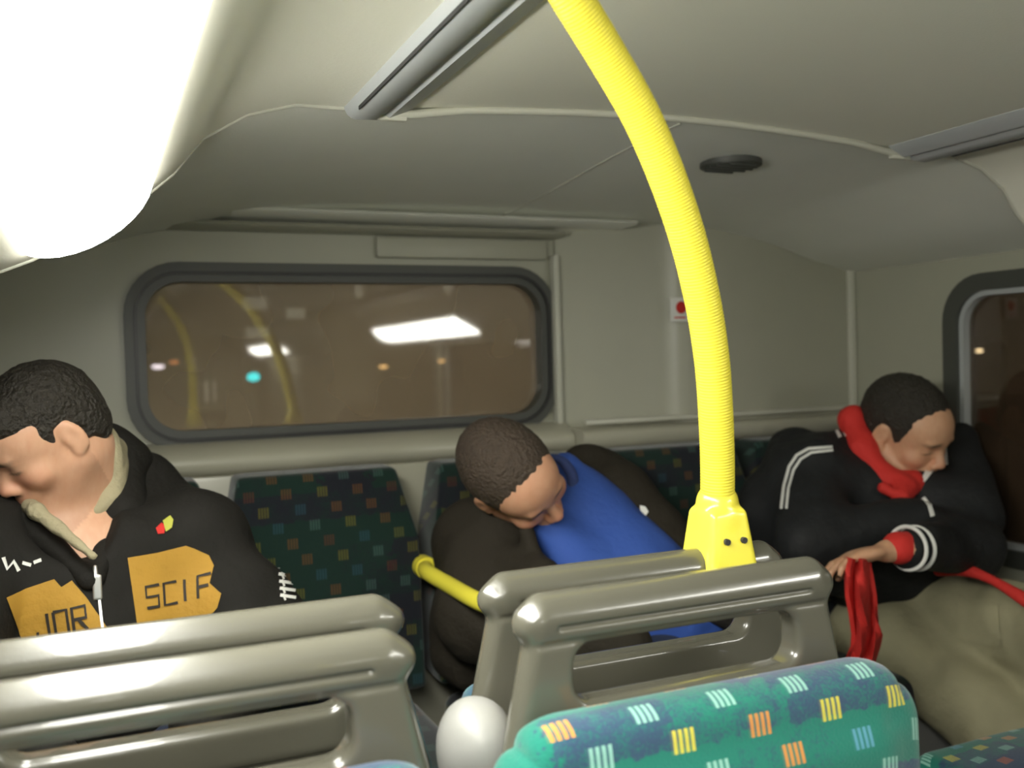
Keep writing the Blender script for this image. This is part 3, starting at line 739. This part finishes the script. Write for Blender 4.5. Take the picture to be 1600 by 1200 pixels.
def hand_prims(wrist, d, n, side, s=1.0, curl=.5):
    """d: along the hand, n: out of the palm, side: towards the thumb"""
    w = Vector(wrist); d = Vector(d).normalized(); n = Vector(n); n = (n-d*n.dot(d)).normalized(); t = Vector(side); t = (t-d*t.dot(d)-n*t.dot(n)).normalized()
    R = Matrix((t, d, n)).transposed(); pr = [ell(w+d*.045*s, (.040*s, .052*s, .0165*s), R, .012)]
    for i, (off, L) in enumerate(((.029, .074), (.010, .083), (-.010, .077), (-.028, .060))):
        b = w+d*(.082-.004*abs(i-1.2))*s+t*off*s; a = 0; p0 = w+d*.05*s+t*off*.8*s; pr.append(cap(p0, b, .0095*s, .0092*s, .008))
        for j, fr in enumerate((.46, .31, .23)):
            a += curl*(.7+.3*j); q = b+(d*math.cos(a)+n*math.sin(a)+t*off*.8)*(L*fr*s); pr.append(cap(b, q, (.0090-.001*j)*s, (.0082-.001*j)*s, .003)); b = q
    b = w+d*.02*s+t*.026*s; q = b+(d*.65+t*.6+n*.35).normalized()*.042*s; pr.append(cap(b, q, .0125*s, .0108*s, .010))
    z = q+(d*.9+t*.15+n*.45).normalized()*.030*s; pr.append(cap(q, z, .0102*s, .0088*s, .004))
    e = z+(d*.9-t*.1+n*.5).normalized()*.022*s; pr.append(cap(z, e, .0088*s, .0075*s, .003)); return pr
def paint(o, c, R, tone, s=1.0, stubble=.0, brow=(.05, .035, .02)):
    me = o.data; a = me.color_attributes.new('tone', 'FLOAT_COLOR', 'POINT'); n = len(me.vertices)
    V = np.empty(n*3, dtype=np.float32); me.vertices.foreach_get('co', V); V = V.reshape(-1, 3)
    q = (V-np.array(c[:], dtype=np.float32)) @ np.array(R, dtype=np.float32)/s
    x, y, z = q[:, 0], q[:, 1], q[:, 2]; C = np.tile(np.array([*tone, 1], dtype=np.float32), (n, 1))
    def blend(w, col):
        w = np.clip(w, 0, 1)[:, None]; C[:, :3] = C[:, :3]*(1-w)+np.array(col, dtype=np.float32)*w
    front = y > .05
    blend(front*(np.exp(-((np.abs(x)-.045)/.022)**2-((z+.03)/.02)**2)*.45), (tone[0], tone[1]*.62, tone[2]*.6))
    blend(front*(np.exp(-(x/.016)**2-((z+.034)/.016)**2)*.5), (tone[0]*1.02, tone[1]*.62, tone[2]*.62))
    blend(front*np.exp(-(x/.022)**4-((z+.0625)/.009)**4)*.75, (tone[0]*.72, tone[1]*.36, tone[2]*.36))
    blend(front*np.exp(-((np.abs(x)-.032)/.019)**4-((z-.0215-.12*(.032-np.abs(x)))/.0048)**4)*.85, brow)
    blend(front*np.exp(-((np.abs(x)-.032)/.015)**4-((z+.0055)/.0022)**4)*.8, brow)
    if stubble: blend(((z < -.035) & (y > -.02) & (z > -.14))*stubble*np.clip((-.035-z)/.02, 0, 1), (tone[0]*.45, tone[1]*.42, tone[2]*.40))
    a.data.foreach_set('color', C.ravel())
def fine(c, r, st): c = Vector(c); return ((c.x-r, c.y-r, c.z-r), (c.x+r, c.y+r, c.z+r), st)
def legs(hips, knees, ankles, rs=(.078, .056, .038)):
    p = []
    for h, k, a in zip(hips, knees, ankles):
        p += [cap(h, k, rs[0], rs[1], .03), cap(k, a, rs[1], rs[2], .02), cap(a, Vector(a)+Vector((0, -.14, -.045)), .034, .026, .02)]
    return p
def trousers(name, pelvis, hips, knees, ankles, mat, root, extra=.016, wob=.007, seed=1, rs=(.078, .056, .045)):
    p = [ell(pelvis, (.175, .125, .11), None, .04)]
    for h, k, a in zip(hips, knees, ankles):
        p += [cap(h, k, rs[0]+extra, rs[1]+extra, .03), cap(k, a, rs[1]+extra, rs[2]+extra, .02)]
    return sdfobj(name, p, mat, root, coarse=.011, wob=wob, wfreq=45, seed=seed)
def shoes(ankles, root):
    for a in ankles:
        a = Vector(a); g = Vector((a.x, a.y, .045))
        sdfobj('shoe', [cap(g+Vector((0, .02, 0)), g+Vector((0, -.15, -.008)), .045, .036, .02), cap(g+Vector((0, .02, .06)), g, .042, .045, .02), rbox(g+Vector((0, -.07, -.036)), (.045, .125, .010), .008)], M['shoe'], root, coarse=.008)

# ---- man on the left: patched black jacket, face turned to the viewer's left
def man_left():
    H = P(71, 682, 1.68); HS = .89; R = frame(D(-.52, -.60, .60), D(-.42, .72, .52))
    root = empty('person', (.0, 1.8, .42)); tag(root, 'seated man in black patched jacket at left, face turned to the left', 'person')
    neck = P(128, 810, 1.74); pel = Vector((.0, 1.78, .56))
    sl, sr = P(300, 850, 1.72), P(-55, 865, 1.66)       # shoulders: the viewer's right one first
    el, er = P(420, 1010, 1.62), Vector((-.20, 1.50, .78))
    wl, wr = Vector((.12, 1.42, .70)), Vector((-.08, 1.36, .69))
    hips = [Vector((.10, 1.74, .55)), Vector((-.10, 1.74, .55))]; kn = [Vector((.14, 1.39, .56)), Vector((-.12, 1.39, .56))]; an = [Vector((.14, 1.47, .10)), Vector((-.12, 1.47, .10))]
    ch = (sl+sr)/2+Vector((0, .01, -.13))
    b = head_prims(H, R, HS)+[cap(H+R @ Vector((0, -.025, -.05)), neck+Vector((0, .02, -.06)), .058, .062, .03), cap(H+R @ Vector((.0, .02, -.085)), neck+Vector((.01, -.03, -.05)), .03, .03, .03)]
    b += [ell(ch, (.15, .10, .17), None, .04), ell(pel, (.14, .10, .10), None, .05), cap(ch, pel, .12, .12, .05), cap(sl, sr, .055, .055, .04)]
    for s_, e_, w_, q in ((sl, el, wl, -1), (sr, er, wr, 1)):
        b += [cap(s_, e_, .050, .040, .03), cap(e_, w_, .040, .027, .02)]+hand_prims(w_, Vector((-.2*q, -.6, -.3)), (0, .1, -1), (-q, -.1, .1), curl=.35)
    b += legs(hips, kn, an)
    body = sdfobj('body', b, M['skin'], root, coarse=.011, fines=[fine(H, .135, .0036), fine((.02, 1.36, .66), .17, .0045)])
    paint(body, H, R, (.66, .40, .26), HS, stubble=.35)
    hp = hair_prims(H, R, HS, line=.060, th=.006, fringe=1)
    sdfobj('hair', hp, M['hair1'], root, coarse=.0045, wob=.0022, wfreq=260, smooth=0)
    # jacket: torso and sleeves
    j = [ell(ch+Vector((0, .0, .0)), (.205, .120, .19), None, .05), cap(ch, pel+Vector((0, 0, .04)), .135, .155, .06), cap(sl, sr, .070, .070, .05),
         cap(sl, neck+Vector((.035, .03, -.075)), .075, .062, .05), cap(sr, neck+Vector((-.04, .01, -.08)), .075, .060, .05),
         cap(sl, el, .088, .080, .035), cap(el, wl, .076, .048, .03), cap(sr, er, .085, .07, .035), cap(er, wr, .068, .048, .03),
         cap(P(222, 752, 1.83), sl, .045, .068, .04), cap(P(222, 752, 1.83), P(215, 850, 1.72), .04, .07, .04),
         # open V of the collar
         cap(neck+Vector((.0, -.05, .07)), P(118, 800, 1.62), .07, .062, .02, '-'), cap(P(118, 800, 1.62), P(146, 885, 1.50), .062, .018, .02, '-')]
    jk = sdfobj('jacket', j, M['jacket'], root, coarse=.009, wob=.009, wfreq=36, seed=2)
    # raised collar / hood: dark outside, beige lining
    hc = P(165, 728, 1.80)
    ho = [ell(hc, (.062, .055, .078), frame(D(-.5, 0, .85), D(.15, 1, 0)), .02), cap(P(190, 720, 1.80), P(190, 800, 1.70), .036, .040, .03),
          cap(P(160, 690, 1.83), P(205, 720, 1.80), .028, .03, .02), cap(P(190, 790, 1.74), P(150, 900, 1.585), .026, .014, .02), cap(P(40, 815, 1.66), P(138, 905, 1.58), .020, .014, .02), cap(P(20, 790, 1.70), P(40, 815, 1.66), .026, .02, .02)]
    sdfobj('hood', ho, M['jacket'], root, coarse=.006, wob=.003, wfreq=60)
    li = [ell(P(158, 722, 1.725), (.044, .030, .064), frame(D(-.5, 0, .85), D(.12, 1, 0)), .02), cap(P(178, 705, 1.745), P(172, 775, 1.695), .022, .020, .02), cap(P(172, 775, 1.695), P(150, 800, 1.67), .018, .012, .02),
          cap(P(58, 800, 1.625), P(146, 868, 1.552), .012, .006, .01), cap(P(48, 790, 1.65), P(58, 800, 1.625), .012, .012, .01)]
    sdfobj('hood_lining', li, M['beige'], root, coarse=.004, wob=.0025, wfreq=90)
    te = [ell(P(128, 850, 1.672), (.050, .030, .032), None, .01)]
    sdfobj('tshirt', te, M['greytee'], root, coarse=.005, wob=.001)
    trousers('trousers', pel, hips, kn, an, M['denim'], root); shoes(an, root)
    T = bvh([jk])
    p1 = decal('patch', [[(199, 872), (246, 864), (290, 853), (304, 858), (306, 868), (326, 868), (334, 884), (328, 912), (346, 928), (340, 950), (318, 975), (214, 984)]], T, M['mustard'], root)
    p1['label'] = 'torn mustard patch with black letters on his left chest'
    decal('lettering', letters('SCIF', (226, 918), (21, -4.2), (1, 17), 4.5, 1.32), T, M['ink'], p1, lift=.0048, cell=5)
    p2 = decal('patch', [[(8, 935), (40, 920), (85, 906), (96, 918), (112, 908), (135, 935), (170, 985), (160, 1010), (40, 1015), (25, 980)]], T, M['mustard'], root)
    p2['label'] = 'mustard patch with black letters on his right side'
    decal('lettering', letters('JOR', (56, 962), (20, -4), (3, 18), 5, 1.4), T, M['ink'], p2, lift=.0048, cell=5)
    e = decal('emblem', [[(243, 826), (252, 818), (258, 822), (256, 834), (246, 835)]], T, M['red'], root, cell=4); e['label'] = 'small red and yellow embroidered emblem'
    decal('emblem_badge', [[(254, 816), (266, 808), (271, 814), (268, 826), (258, 832)]], T, newmat('emblem_yellow', (.4, .4, .05), .7), e, lift=.0045, cell=4)
    decal('sleeve_print', stroke([(436, 848), (440, 870)], 4)+sum([stroke([(438-6+k, 876+k*11), (456+k, 880+k*11)], 4.5)+stroke([(436+k, 874+k*11), (440+k, 884+k*11)], 3) for k in range(6)], []), T, M['white'], root, cell=5)
    decal('chest_print', stroke([(4, 872), (10, 890), (20, 878), (28, 893)], 6)+stroke([(34, 880), (48, 884)], 5)+stroke([(52, 880), (64, 876)], 5), T, M['white'], root, cell=5)
    # zip with a bright pull
    zs = decal('zip', stroke([(147, 868), (150, 900), (156, 950), (164, 1010)], 4), bvh([jk]), M['chrome'], root, lift=.003, cell=6)
    z = T.ray_cast(Vector((0, 0, E)), (P(152, 915, 1)-Vector((0, 0, E))).normalized())[0]
    if z is None: z = P(152, 915, 1.6)
    zp = sdfobj('zip_pull', [rbox(z+Vector((0, -.012, 0)), (.0065, .003, .019), .002), cap(z+Vector((-.002, -.010, .020)), z+Vector((-.002, -.006, .030)), .004, .003, .002)], M['chrome'], root, coarse=.0015)
man_left()

# ---- sleeper in blue, head bowed and tilted
def man_mid():
    H = P(804, 746, 1.72); R = frame(D(.70, -.55, .46), D(-.42, .66, .62))
    root = empty('person', (1.0, 1.85, .42)); tag(root, 'slumped sleeping man in blue shirt and open dark jacket, head bowed', 'person')
    neck = P(868, 790, 1.83); pel = Vector((1.13, 1.80, .56))
    sr, sl = P(775, 868, 1.82), P(968, 775, 1.86)
    er, el = P(740, 965, 1.76), P(1085, 905, 1.72)
    wr, wl = Vector((.86, 1.50, .68)), Vector((1.18, 1.44, .66))
    hips = [Vector((1.06, 1.76, .55)), Vector((1.22, 1.78, .55))]; kn = [Vector((.93, 1.40, .56)), Vector((1.10, 1.40, .56))]; an = [Vector((.93, 1.47, .10)), Vector((1.10, 1.47, .10))]
    ch = P(905, 880, 1.84)
    b = head_prims(H, R)+[cap(H+R @ Vector((0, -.03, -.05)), neck+Vector((.01, .01, -.04)), .055, .062, .03), ell(ch, (.14, .095, .15), None, .05), cap(ch, pel, .115, .12, .05), ell(pel, (.14, .10, .10), None, .05), cap(sl, sr, .05, .05, .04)]
    for s_, e_, w_, q in ((sl, el, wl, -1), (sr, er, wr, 1)):
        b += [cap(s_, e_, .050, .040, .03), cap(e_, w_, .040, .027, .02)]+hand_prims(w_, Vector((.1*q, -.5, -.35)), (0, .1, -1), (q*-1, -.1, .1), curl=.35)
    b += legs(hips, kn, an)
    body = sdfobj('body', b, M['skin'], root, coarse=.011, fines=[fine(H, .135, .0036), fine((1.03, 1.38, .64), .21, .0048)])
    paint(body, H, R, (.62, .35, .22), stubble=.2)
    sdfobj('hair', hair_prims(H, R, line=.052, th=.007), M['hair2'], root, coarse=.0042, wob=.0016, wfreq=300, smooth=0)
    sh = [ell(ch+Vector((.0, -.03, .0)), (.150, .115, .17), None, .05), cap(P(900, 800, 1.80), P(985, 900, 1.74), .075, .10, .05), cap(P(985, 900, 1.74), pel+Vector((0, -.04, .05)), .11, .145, .05),
          cap(P(885, 735, 1.84), P(935, 800, 1.82), .038, .06, .04), cap(P(860, 830, 1.73), P(920, 900, 1.70), .045, .07, .04), ell(ch+Vector((.05, -.03, -.10)), (.16, .12, .12), None, .05)]
    blue = sdfobj('blue_shirt', sh, M['blue'], root, coarse=.008, wob=.005, wfreq=42, seed=5)
    cl = smooth_path([P(858, 712, 1.80), P(880, 722, 1.785), P(894, 745, 1.775), P(893, 770, 1.765), P(884, 795, 1.75), P(860, 815, 1.725)], 6)
    tube('collar', cl, lambda f: .004+.0085*math.sin(math.pi*min(1, max(0, f)))**.5, M['navyrib'], root, seg=12)
    jk = [cap(sr, er, .082, .070, .03), cap(er, wr, .066, .046, .03), cap(P(790, 820, 1.80), sr, .05, .078, .04), cap(P(745, 830, 1.86), P(760, 960, 1.78), .075, .09, .05),
          cap(sr+Vector((0, -.02, 0)), P(842, 905, 1.635), .062, .028, .03), cap(P(842, 905, 1.635), P(880, 1010, 1.62), .034, .05, .03),
          cap(P(822, 830, 1.70), P(856, 905, 1.635), .018, .018, .02),
          cap(P(915, 728, 1.93), sl, .050, .070, .04), cap(sl, el, .075, .068, .03), cap(el, wl, .066, .046, .03), cap(P(940, 740, 1.95), P(1060, 880, 1.90), .06, .08, .04),
          cap(P(722, 860, 1.89), P(722, 1020, 1.86), .055, .065, .05), cap(P(790, 1010, 1.85), P(960, 1060, 1.85), .10, .12, .05), cap(P(1075, 930, 1.80), pel+Vector((.08, 0, .05)), .09, .10, .05)]
    j = sdfobj('jacket', jk, M['jacket2'], root, coarse=.009, wob=.008, wfreq=38, seed=7)
    T = bvh([j])
    lg = decal('jacket_logo', [[(1000, 790), (1008, 792), (1013, 800), (1009, 806), (1001, 800)]], T, M['white'], root, cell=4); lg['label'] = 'small white chest logo'
    trousers('trousers', pel, hips, kn, an, M['denim'], root, seed=3); shoes(an, root)
man_mid()

# ---- man on the right: black striped track jacket, red hood at the neck, folded arms
def man_right():
    H = P(1416, 672, 1.72); R = frame(D(.52, -.48, .70), D(.20, .80, .50))
    root = empty('person', (1.7, 1.85, .42)); tag(root, 'man with folded arms in black striped track jacket and khaki trousers, asleep', 'person')
    neck = P(1368, 735, 1.76)
    pel = P(1395, 985, 1.78)
    sr, sl = P(1275, 738, 1.80), P(1475, 795, 1.66)
    er, el = P(1262, 845, 1.66), P(1517, 855, 1.55)
    wr, wl = P(1462, 828, 1.63), P(1418, 857, 1.46)
    hips = [P(1398, 1000, 1.71), P(1445, 955, 1.72)]; kn = [P(1580, 1150, 1.44), P(1665, 998, 1.38)]
    an = [Vector((kn[0].x, 1.49, .10)), Vector((kn[1].x, 1.44, .10))]
    ch = P(1372, 835, 1.78)
    b = head_prims(H, R)+[cap(H+R @ Vector((0, -.03, -.05)), neck+Vector((.0, .0, -.04)), .055, .062, .03), ell(ch, (.13, .095, .16), None, .05), cap(ch, pel, .11, .11, .05), ell(pel, (.13, .10, .10), None, .05), cap(sl, sr, .05, .05, .04)]
    b += [cap(sl, el, .048, .040, .03), cap(el, wl, .040, .026, .02), cap(sr, er, .048, .04, .03), cap(er, wr, .04, .026, .02)]
    b += [cap(wl, P(1386, 861, 1.47), .0255, .023, .015)]
    b += hand_prims(P(1384, 861, 1.47), P(1310, 876, 1.50)-P(1390, 861, 1.47), D(0, -.93, .25), D(0, .25, -.93), curl=.34, s=.95)
    b += hand_prims(wr, D(.6, -.3, -.5), D(.3, -.6, -.6), D(0, .9, .3), curl=.3, s=.95)
    b += legs(hips, kn, an)
    body = sdfobj('body', b, M['skin'], root, coarse=.011, fines=[fine(H, .135, .0036), fine(P(1350, 866, 1.48), .10, .0036)])
    paint(body, H, R, (.60, .36, .22), stubble=.15)
    sdfobj('hair', hair_prims(H, R, line=.055, th=.008), M['hair1'], root, coarse=.0042, wob=.0016, wfreq=300, smooth=0)
    j = [ell(ch, (.165, .135, .20), None, .05), cap(ch, P(1375, 880, 1.80), .145, .135, .05), cap(sl, sr, .07, .07, .05), cap(P(1330, 700, 1.84), sr, .055, .080, .05),
         cap(sr, er, .080, .070, .03), cap(er, P(1425, 815, 1.58), .068, .052, .03), cap(P(1425, 815, 1.58), P(1490, 850, 1.62), .052, .055, .02), cap(P(1235, 700, 1.90), P(1215, 800, 1.84), .055, .085, .05), cap(P(1215, 800, 1.84), P(1270, 860, 1.76), .085, .09, .05),
         cap(sl, el, .082, .064, .03), cap(el, P(1440, 856, 1.475), .070, .046, .02), cap(P(1440, 856, 1.475), P(1422, 857, 1.47), .044, .042, .01),
         cap(P(1465, 740, 1.76), sl, .055, .08, .04), cap(P(1500, 690, 1.74), P(1515, 800, 1.62), .045, .075, .04), cap(P(1500, 845, 1.68), P(1440, 865, 1.72), .07, .07, .04), cap(P(1300, 870, 1.76), P(1360, 875, 1.76), .08, .07, .05),
         cap(P(1400, 700, 1.70), P(1418, 775, 1.64), .050, .030, .02, '-')]
    jk = sdfobj('track_jacket', j, M['track'], root, coarse=.0085, wob=.007, wfreq=40, seed=9)
    rd = [cap(P(1332, 655, 1.80), P(1345, 700, 1.755), .028, .034, .02), cap(P(1345, 700, 1.755), P(1378, 745, 1.70), .034, .028, .02), cap(P(1378, 745, 1.70), P(1425, 757, 1.67), .028, .024, .02),
          cap(P(1425, 752, 1.67), P(1448, 735, 1.71), .024, .016, .02), cap(P(1412, 762, 1.655), P(1408, 774, 1.635), .030, .020, .02), cap(P(1380, 762, 1.66), P(1395, 772, 1.64), .014, .012, .01), cap(P(1332, 655, 1.80), P(1420, 680, 1.86), .03, .04, .02)]
    sdfobj('red_hood', rd, M['red'], root, coarse=.005, wob=.003, wfreq=70, seed=2)
    rc = [cap(P(1424, 857, 1.466), P(1404, 856, 1.466), .0345, .033, .01)]
    sdfobj('red_cuff', rc, M['red'], root, coarse=.0045)
    T = bvh([jk])
    decal('sleeve_stripes', stroke([(1222, 796), (1226, 760), (1234, 730), (1246, 712), (1264, 702), (1300, 699)], 4)+stroke([(1230, 796), (1233, 764), (1241, 735), (1252, 718), (1268, 708), (1301, 704)], 3.5), T, M['white'], root, cell=5)
    decal('collar_stripes', stroke([(1303, 650), (1306, 670), (1312, 684)], 5)+stroke([(1314, 646), (1316, 664), (1322, 682)], 5), T, M['white'], root, cell=5)
    decal('collar_tip', [[(1452, 722), (1463, 732), (1446, 752), (1436, 760)]], T, M['white'], root, cell=5)
    decal('shoulder_stripe', stroke([(1443, 778), (1452, 790), (1457, 808)], 6), T, M['white'], root, cell=5)
    decal('collar_tip', stroke([(1474, 698), (1476, 728)], 12), T, M['white'], root, cell=5)
    # two white cuff rings
    for u in (1431, 1418):
        a = P(u, 856.5, 1.469 if u > 1425 else 1.4645); ax_ = (P(1440, 856, 1.475)-P(1422, 857, 1.47)).normalized(); R2 = ax_.to_track_quat('Z', 'Y').to_matrix()
        path = [a+R2 @ Vector((math.cos(q)*.0435, math.sin(q)*.0435, 0)) for q in [2*math.pi*k/32 for k in range(33)]]
        tube('cuff_ring', path, .0042, M['white'], root, seg=8)
    tr = trousers('trousers', pel, hips, kn, an, M['khaki'], root, extra=.022, wob=.009, seed=4, rs=(.085, .075, .055)); shoes(an, root)
    TT = bvh([tr])
    decal('thigh_pocket', [[(1500, 930), (1560, 945), (1566, 1010), (1498, 1000)]], TT, M['khaki'], root, lift=.004, th=.003, cell=10)
    # scarf, a thing of its own, hanging from the lap
    sf = empty('scarf', P(1345, 880, 1.42)); tag(sf, 'bright red scarf hanging beside the hands of the man in the track jacket', 'scarf')
    bm = bmesh.new(); rows = []
    cen = [(1343, 872, 32), (1342, 900, 46), (1345, 930, 50), (1349, 960, 46), (1352, 990, 44), (1349, 1010, 40), (1340, 1035, 42), (1334, 1060, 40), (1332, 1100, 40)]
    for (u, v, wd) in cen:
        row = []
        for i in range(11):
            f = i/10-.5; dp = 1.475-.02*math.cos(f*12+v*.02)+.02*abs(f)
            row.append(bm.verts.new(P(u+f*wd, v, dp)))
        rows.append(row)
    for a, b_ in zip(rows, rows[1:]):
        for i in range(10): bm.faces.new((a[i], a[i+1], b_[i+1], b_[i]))
    bmesh.ops.subdivide_edges(bm, edges=bm.edges[:], cuts=1, use_grid_fill=True, smooth=1)
    bmesh.ops.recalc_face_normals(bm, faces=bm.faces); bmesh.ops.solidify(bm, geom=bm.faces[:], thickness=.008)
    bmobj('hanging_end', bm, M['red'], sf, angle=80)
    st_ = smooth_path([P(1462, 890, 1.55), P(1500, 889, 1.50), P(1545, 904, 1.44), P(1600, 936, 1.36), P(1660, 975, 1.30)], 8)
    s2 = tube('scarf_strap', st_, lambda f: .013+.003*math.sin(f*9), M['red'], None, seg=10)
    tag(s2, 'thin red strap lying along the top of the khaki thigh', 'strap')
man_right()

# ================================================================ the night outside
g = box('ground', (0, 20, E-4.6), (160, 120, .1), M['asphalt'], bev=0); tag(g, kind='structure')
def street(u, v, Y, c, s, sz, label, name='street_lamp', hh=None):
    p = P(u, v, Y); o = empty(name, (p.x, p.y, E-4.55)); tag(o, label, 'street lamp' if name == 'street_lamp' else 'traffic light')
    if name == 'street_lamp':
        tube('post', [(p.x+.9, p.y+.2, E-4.55), (p.x+.9, p.y+.2, p.z+.05)], lambda f: .09-.04*f, M['black'], o, seg=10)
        tube('arm', smooth_path([(p.x+.9, p.y+.2, p.z+.04), (p.x+.6, p.y+.1, p.z+.22), (p.x, p.y, p.z+.1+sz*.3)], 5), .03, M['black'], o, seg=8)
        box('lamp_head', (p.x, p.y+.02, p.z+sz*.55), (sz*2.2, sz*1.6, sz*.5), M['black'], o, bev=.02)
        bm = bmesh.new(); bmesh.ops.create_uvsphere(bm, u_segments=16, v_segments=8, radius=1, matrix=Matrix.Translation(p) @ Matrix.Diagonal((sz, sz*.7, sz*.38, 1)))
        bmobj('lens', bm, em('lens_'+name, c, s), o)
    else:
        box('housing', (p.x, p.y+.12, p.z+.25), (.34, .2, .95), M['black'], o, bev=.03)
        tube('post', [(p.x, p.y+.3, E-4.55), (p.x, p.y+.3, p.z+.6)], .06, M['black'], o, seg=10)
        for k, (dz, cc, ss) in enumerate(((.55, (.05, 0, 0), 0), (.27, (.05, .03, 0), 0), (0, c, s))):
            bm = bmesh.new(); bmesh.ops.create_uvsphere(bm, u_segments=16, v_segments=8, radius=1, matrix=Matrix.Translation((p.x, p.y, p.z+dz)) @ Matrix.Diagonal((sz, .06, sz*.7, 1)))
            bmobj('lens', bm, em('signal_lens', cc, ss), o)
street(247, 573, 22, (.85, .8, 1), 9, .13, 'white street lamp glowing at the left edge of the rear window')
street(272, 566, 26, (1, .35, .1), 3, .11, 'small orange street lamp beside the white one in the rear window')
street(599, 573, 24, (1, .62, .25), 6, .12, 'amber street lamp under the mirrored lamp bar in the rear window')
street(690, 564, 30, (1, .62, .25), 5, .12, 'amber street lamp farthest right in the rear window')
street(396, 589, 20, (0, .75, .9), 7, .13, 'traffic light showing blue-green through the rear window', 'traffic_signal')
street(1530, 548, 14, (1, .8, .5), 9, .08, 'warm street lamp outside the right side window')
# a far building with a few lit windows
def building():
    base = P(420, 600, 34); o = empty('building', (base.x, 36, E-4.55)); tag(o, 'dark building with a few dim lit windows beyond the rear window', 'building')
    box('facade', (base.x-1, 36.5, E+.5), (16, 1, 10.2), M['brickwall'], o, bev=0)
    box('roof', (base.x-1, 36.3, E+5.7), (16.6, 1.6, .3), M['black'], o, bev=.05)
    gm = em('lit_window', (.75, .8, .72), .55)
    for u, v, w_, h_ in ((398, 474, .85, .45), (402, 519, .85, .35), (462, 490, .7, .4), (324, 612, .6, .75), (560, 455, .3, .5), (700, 450, .3, .3), (905, 520, .5, .5)):
        p = P(u, v, 35.95); f = box('window_frame', (p.x, 35.98, p.z), (w_+.14, .06, h_+.14), M['black'], o, bev=0)
        box('lit_pane', (p.x, 35.94, p.z), (w_, .03, h_), gm, f, bev=0)
building()
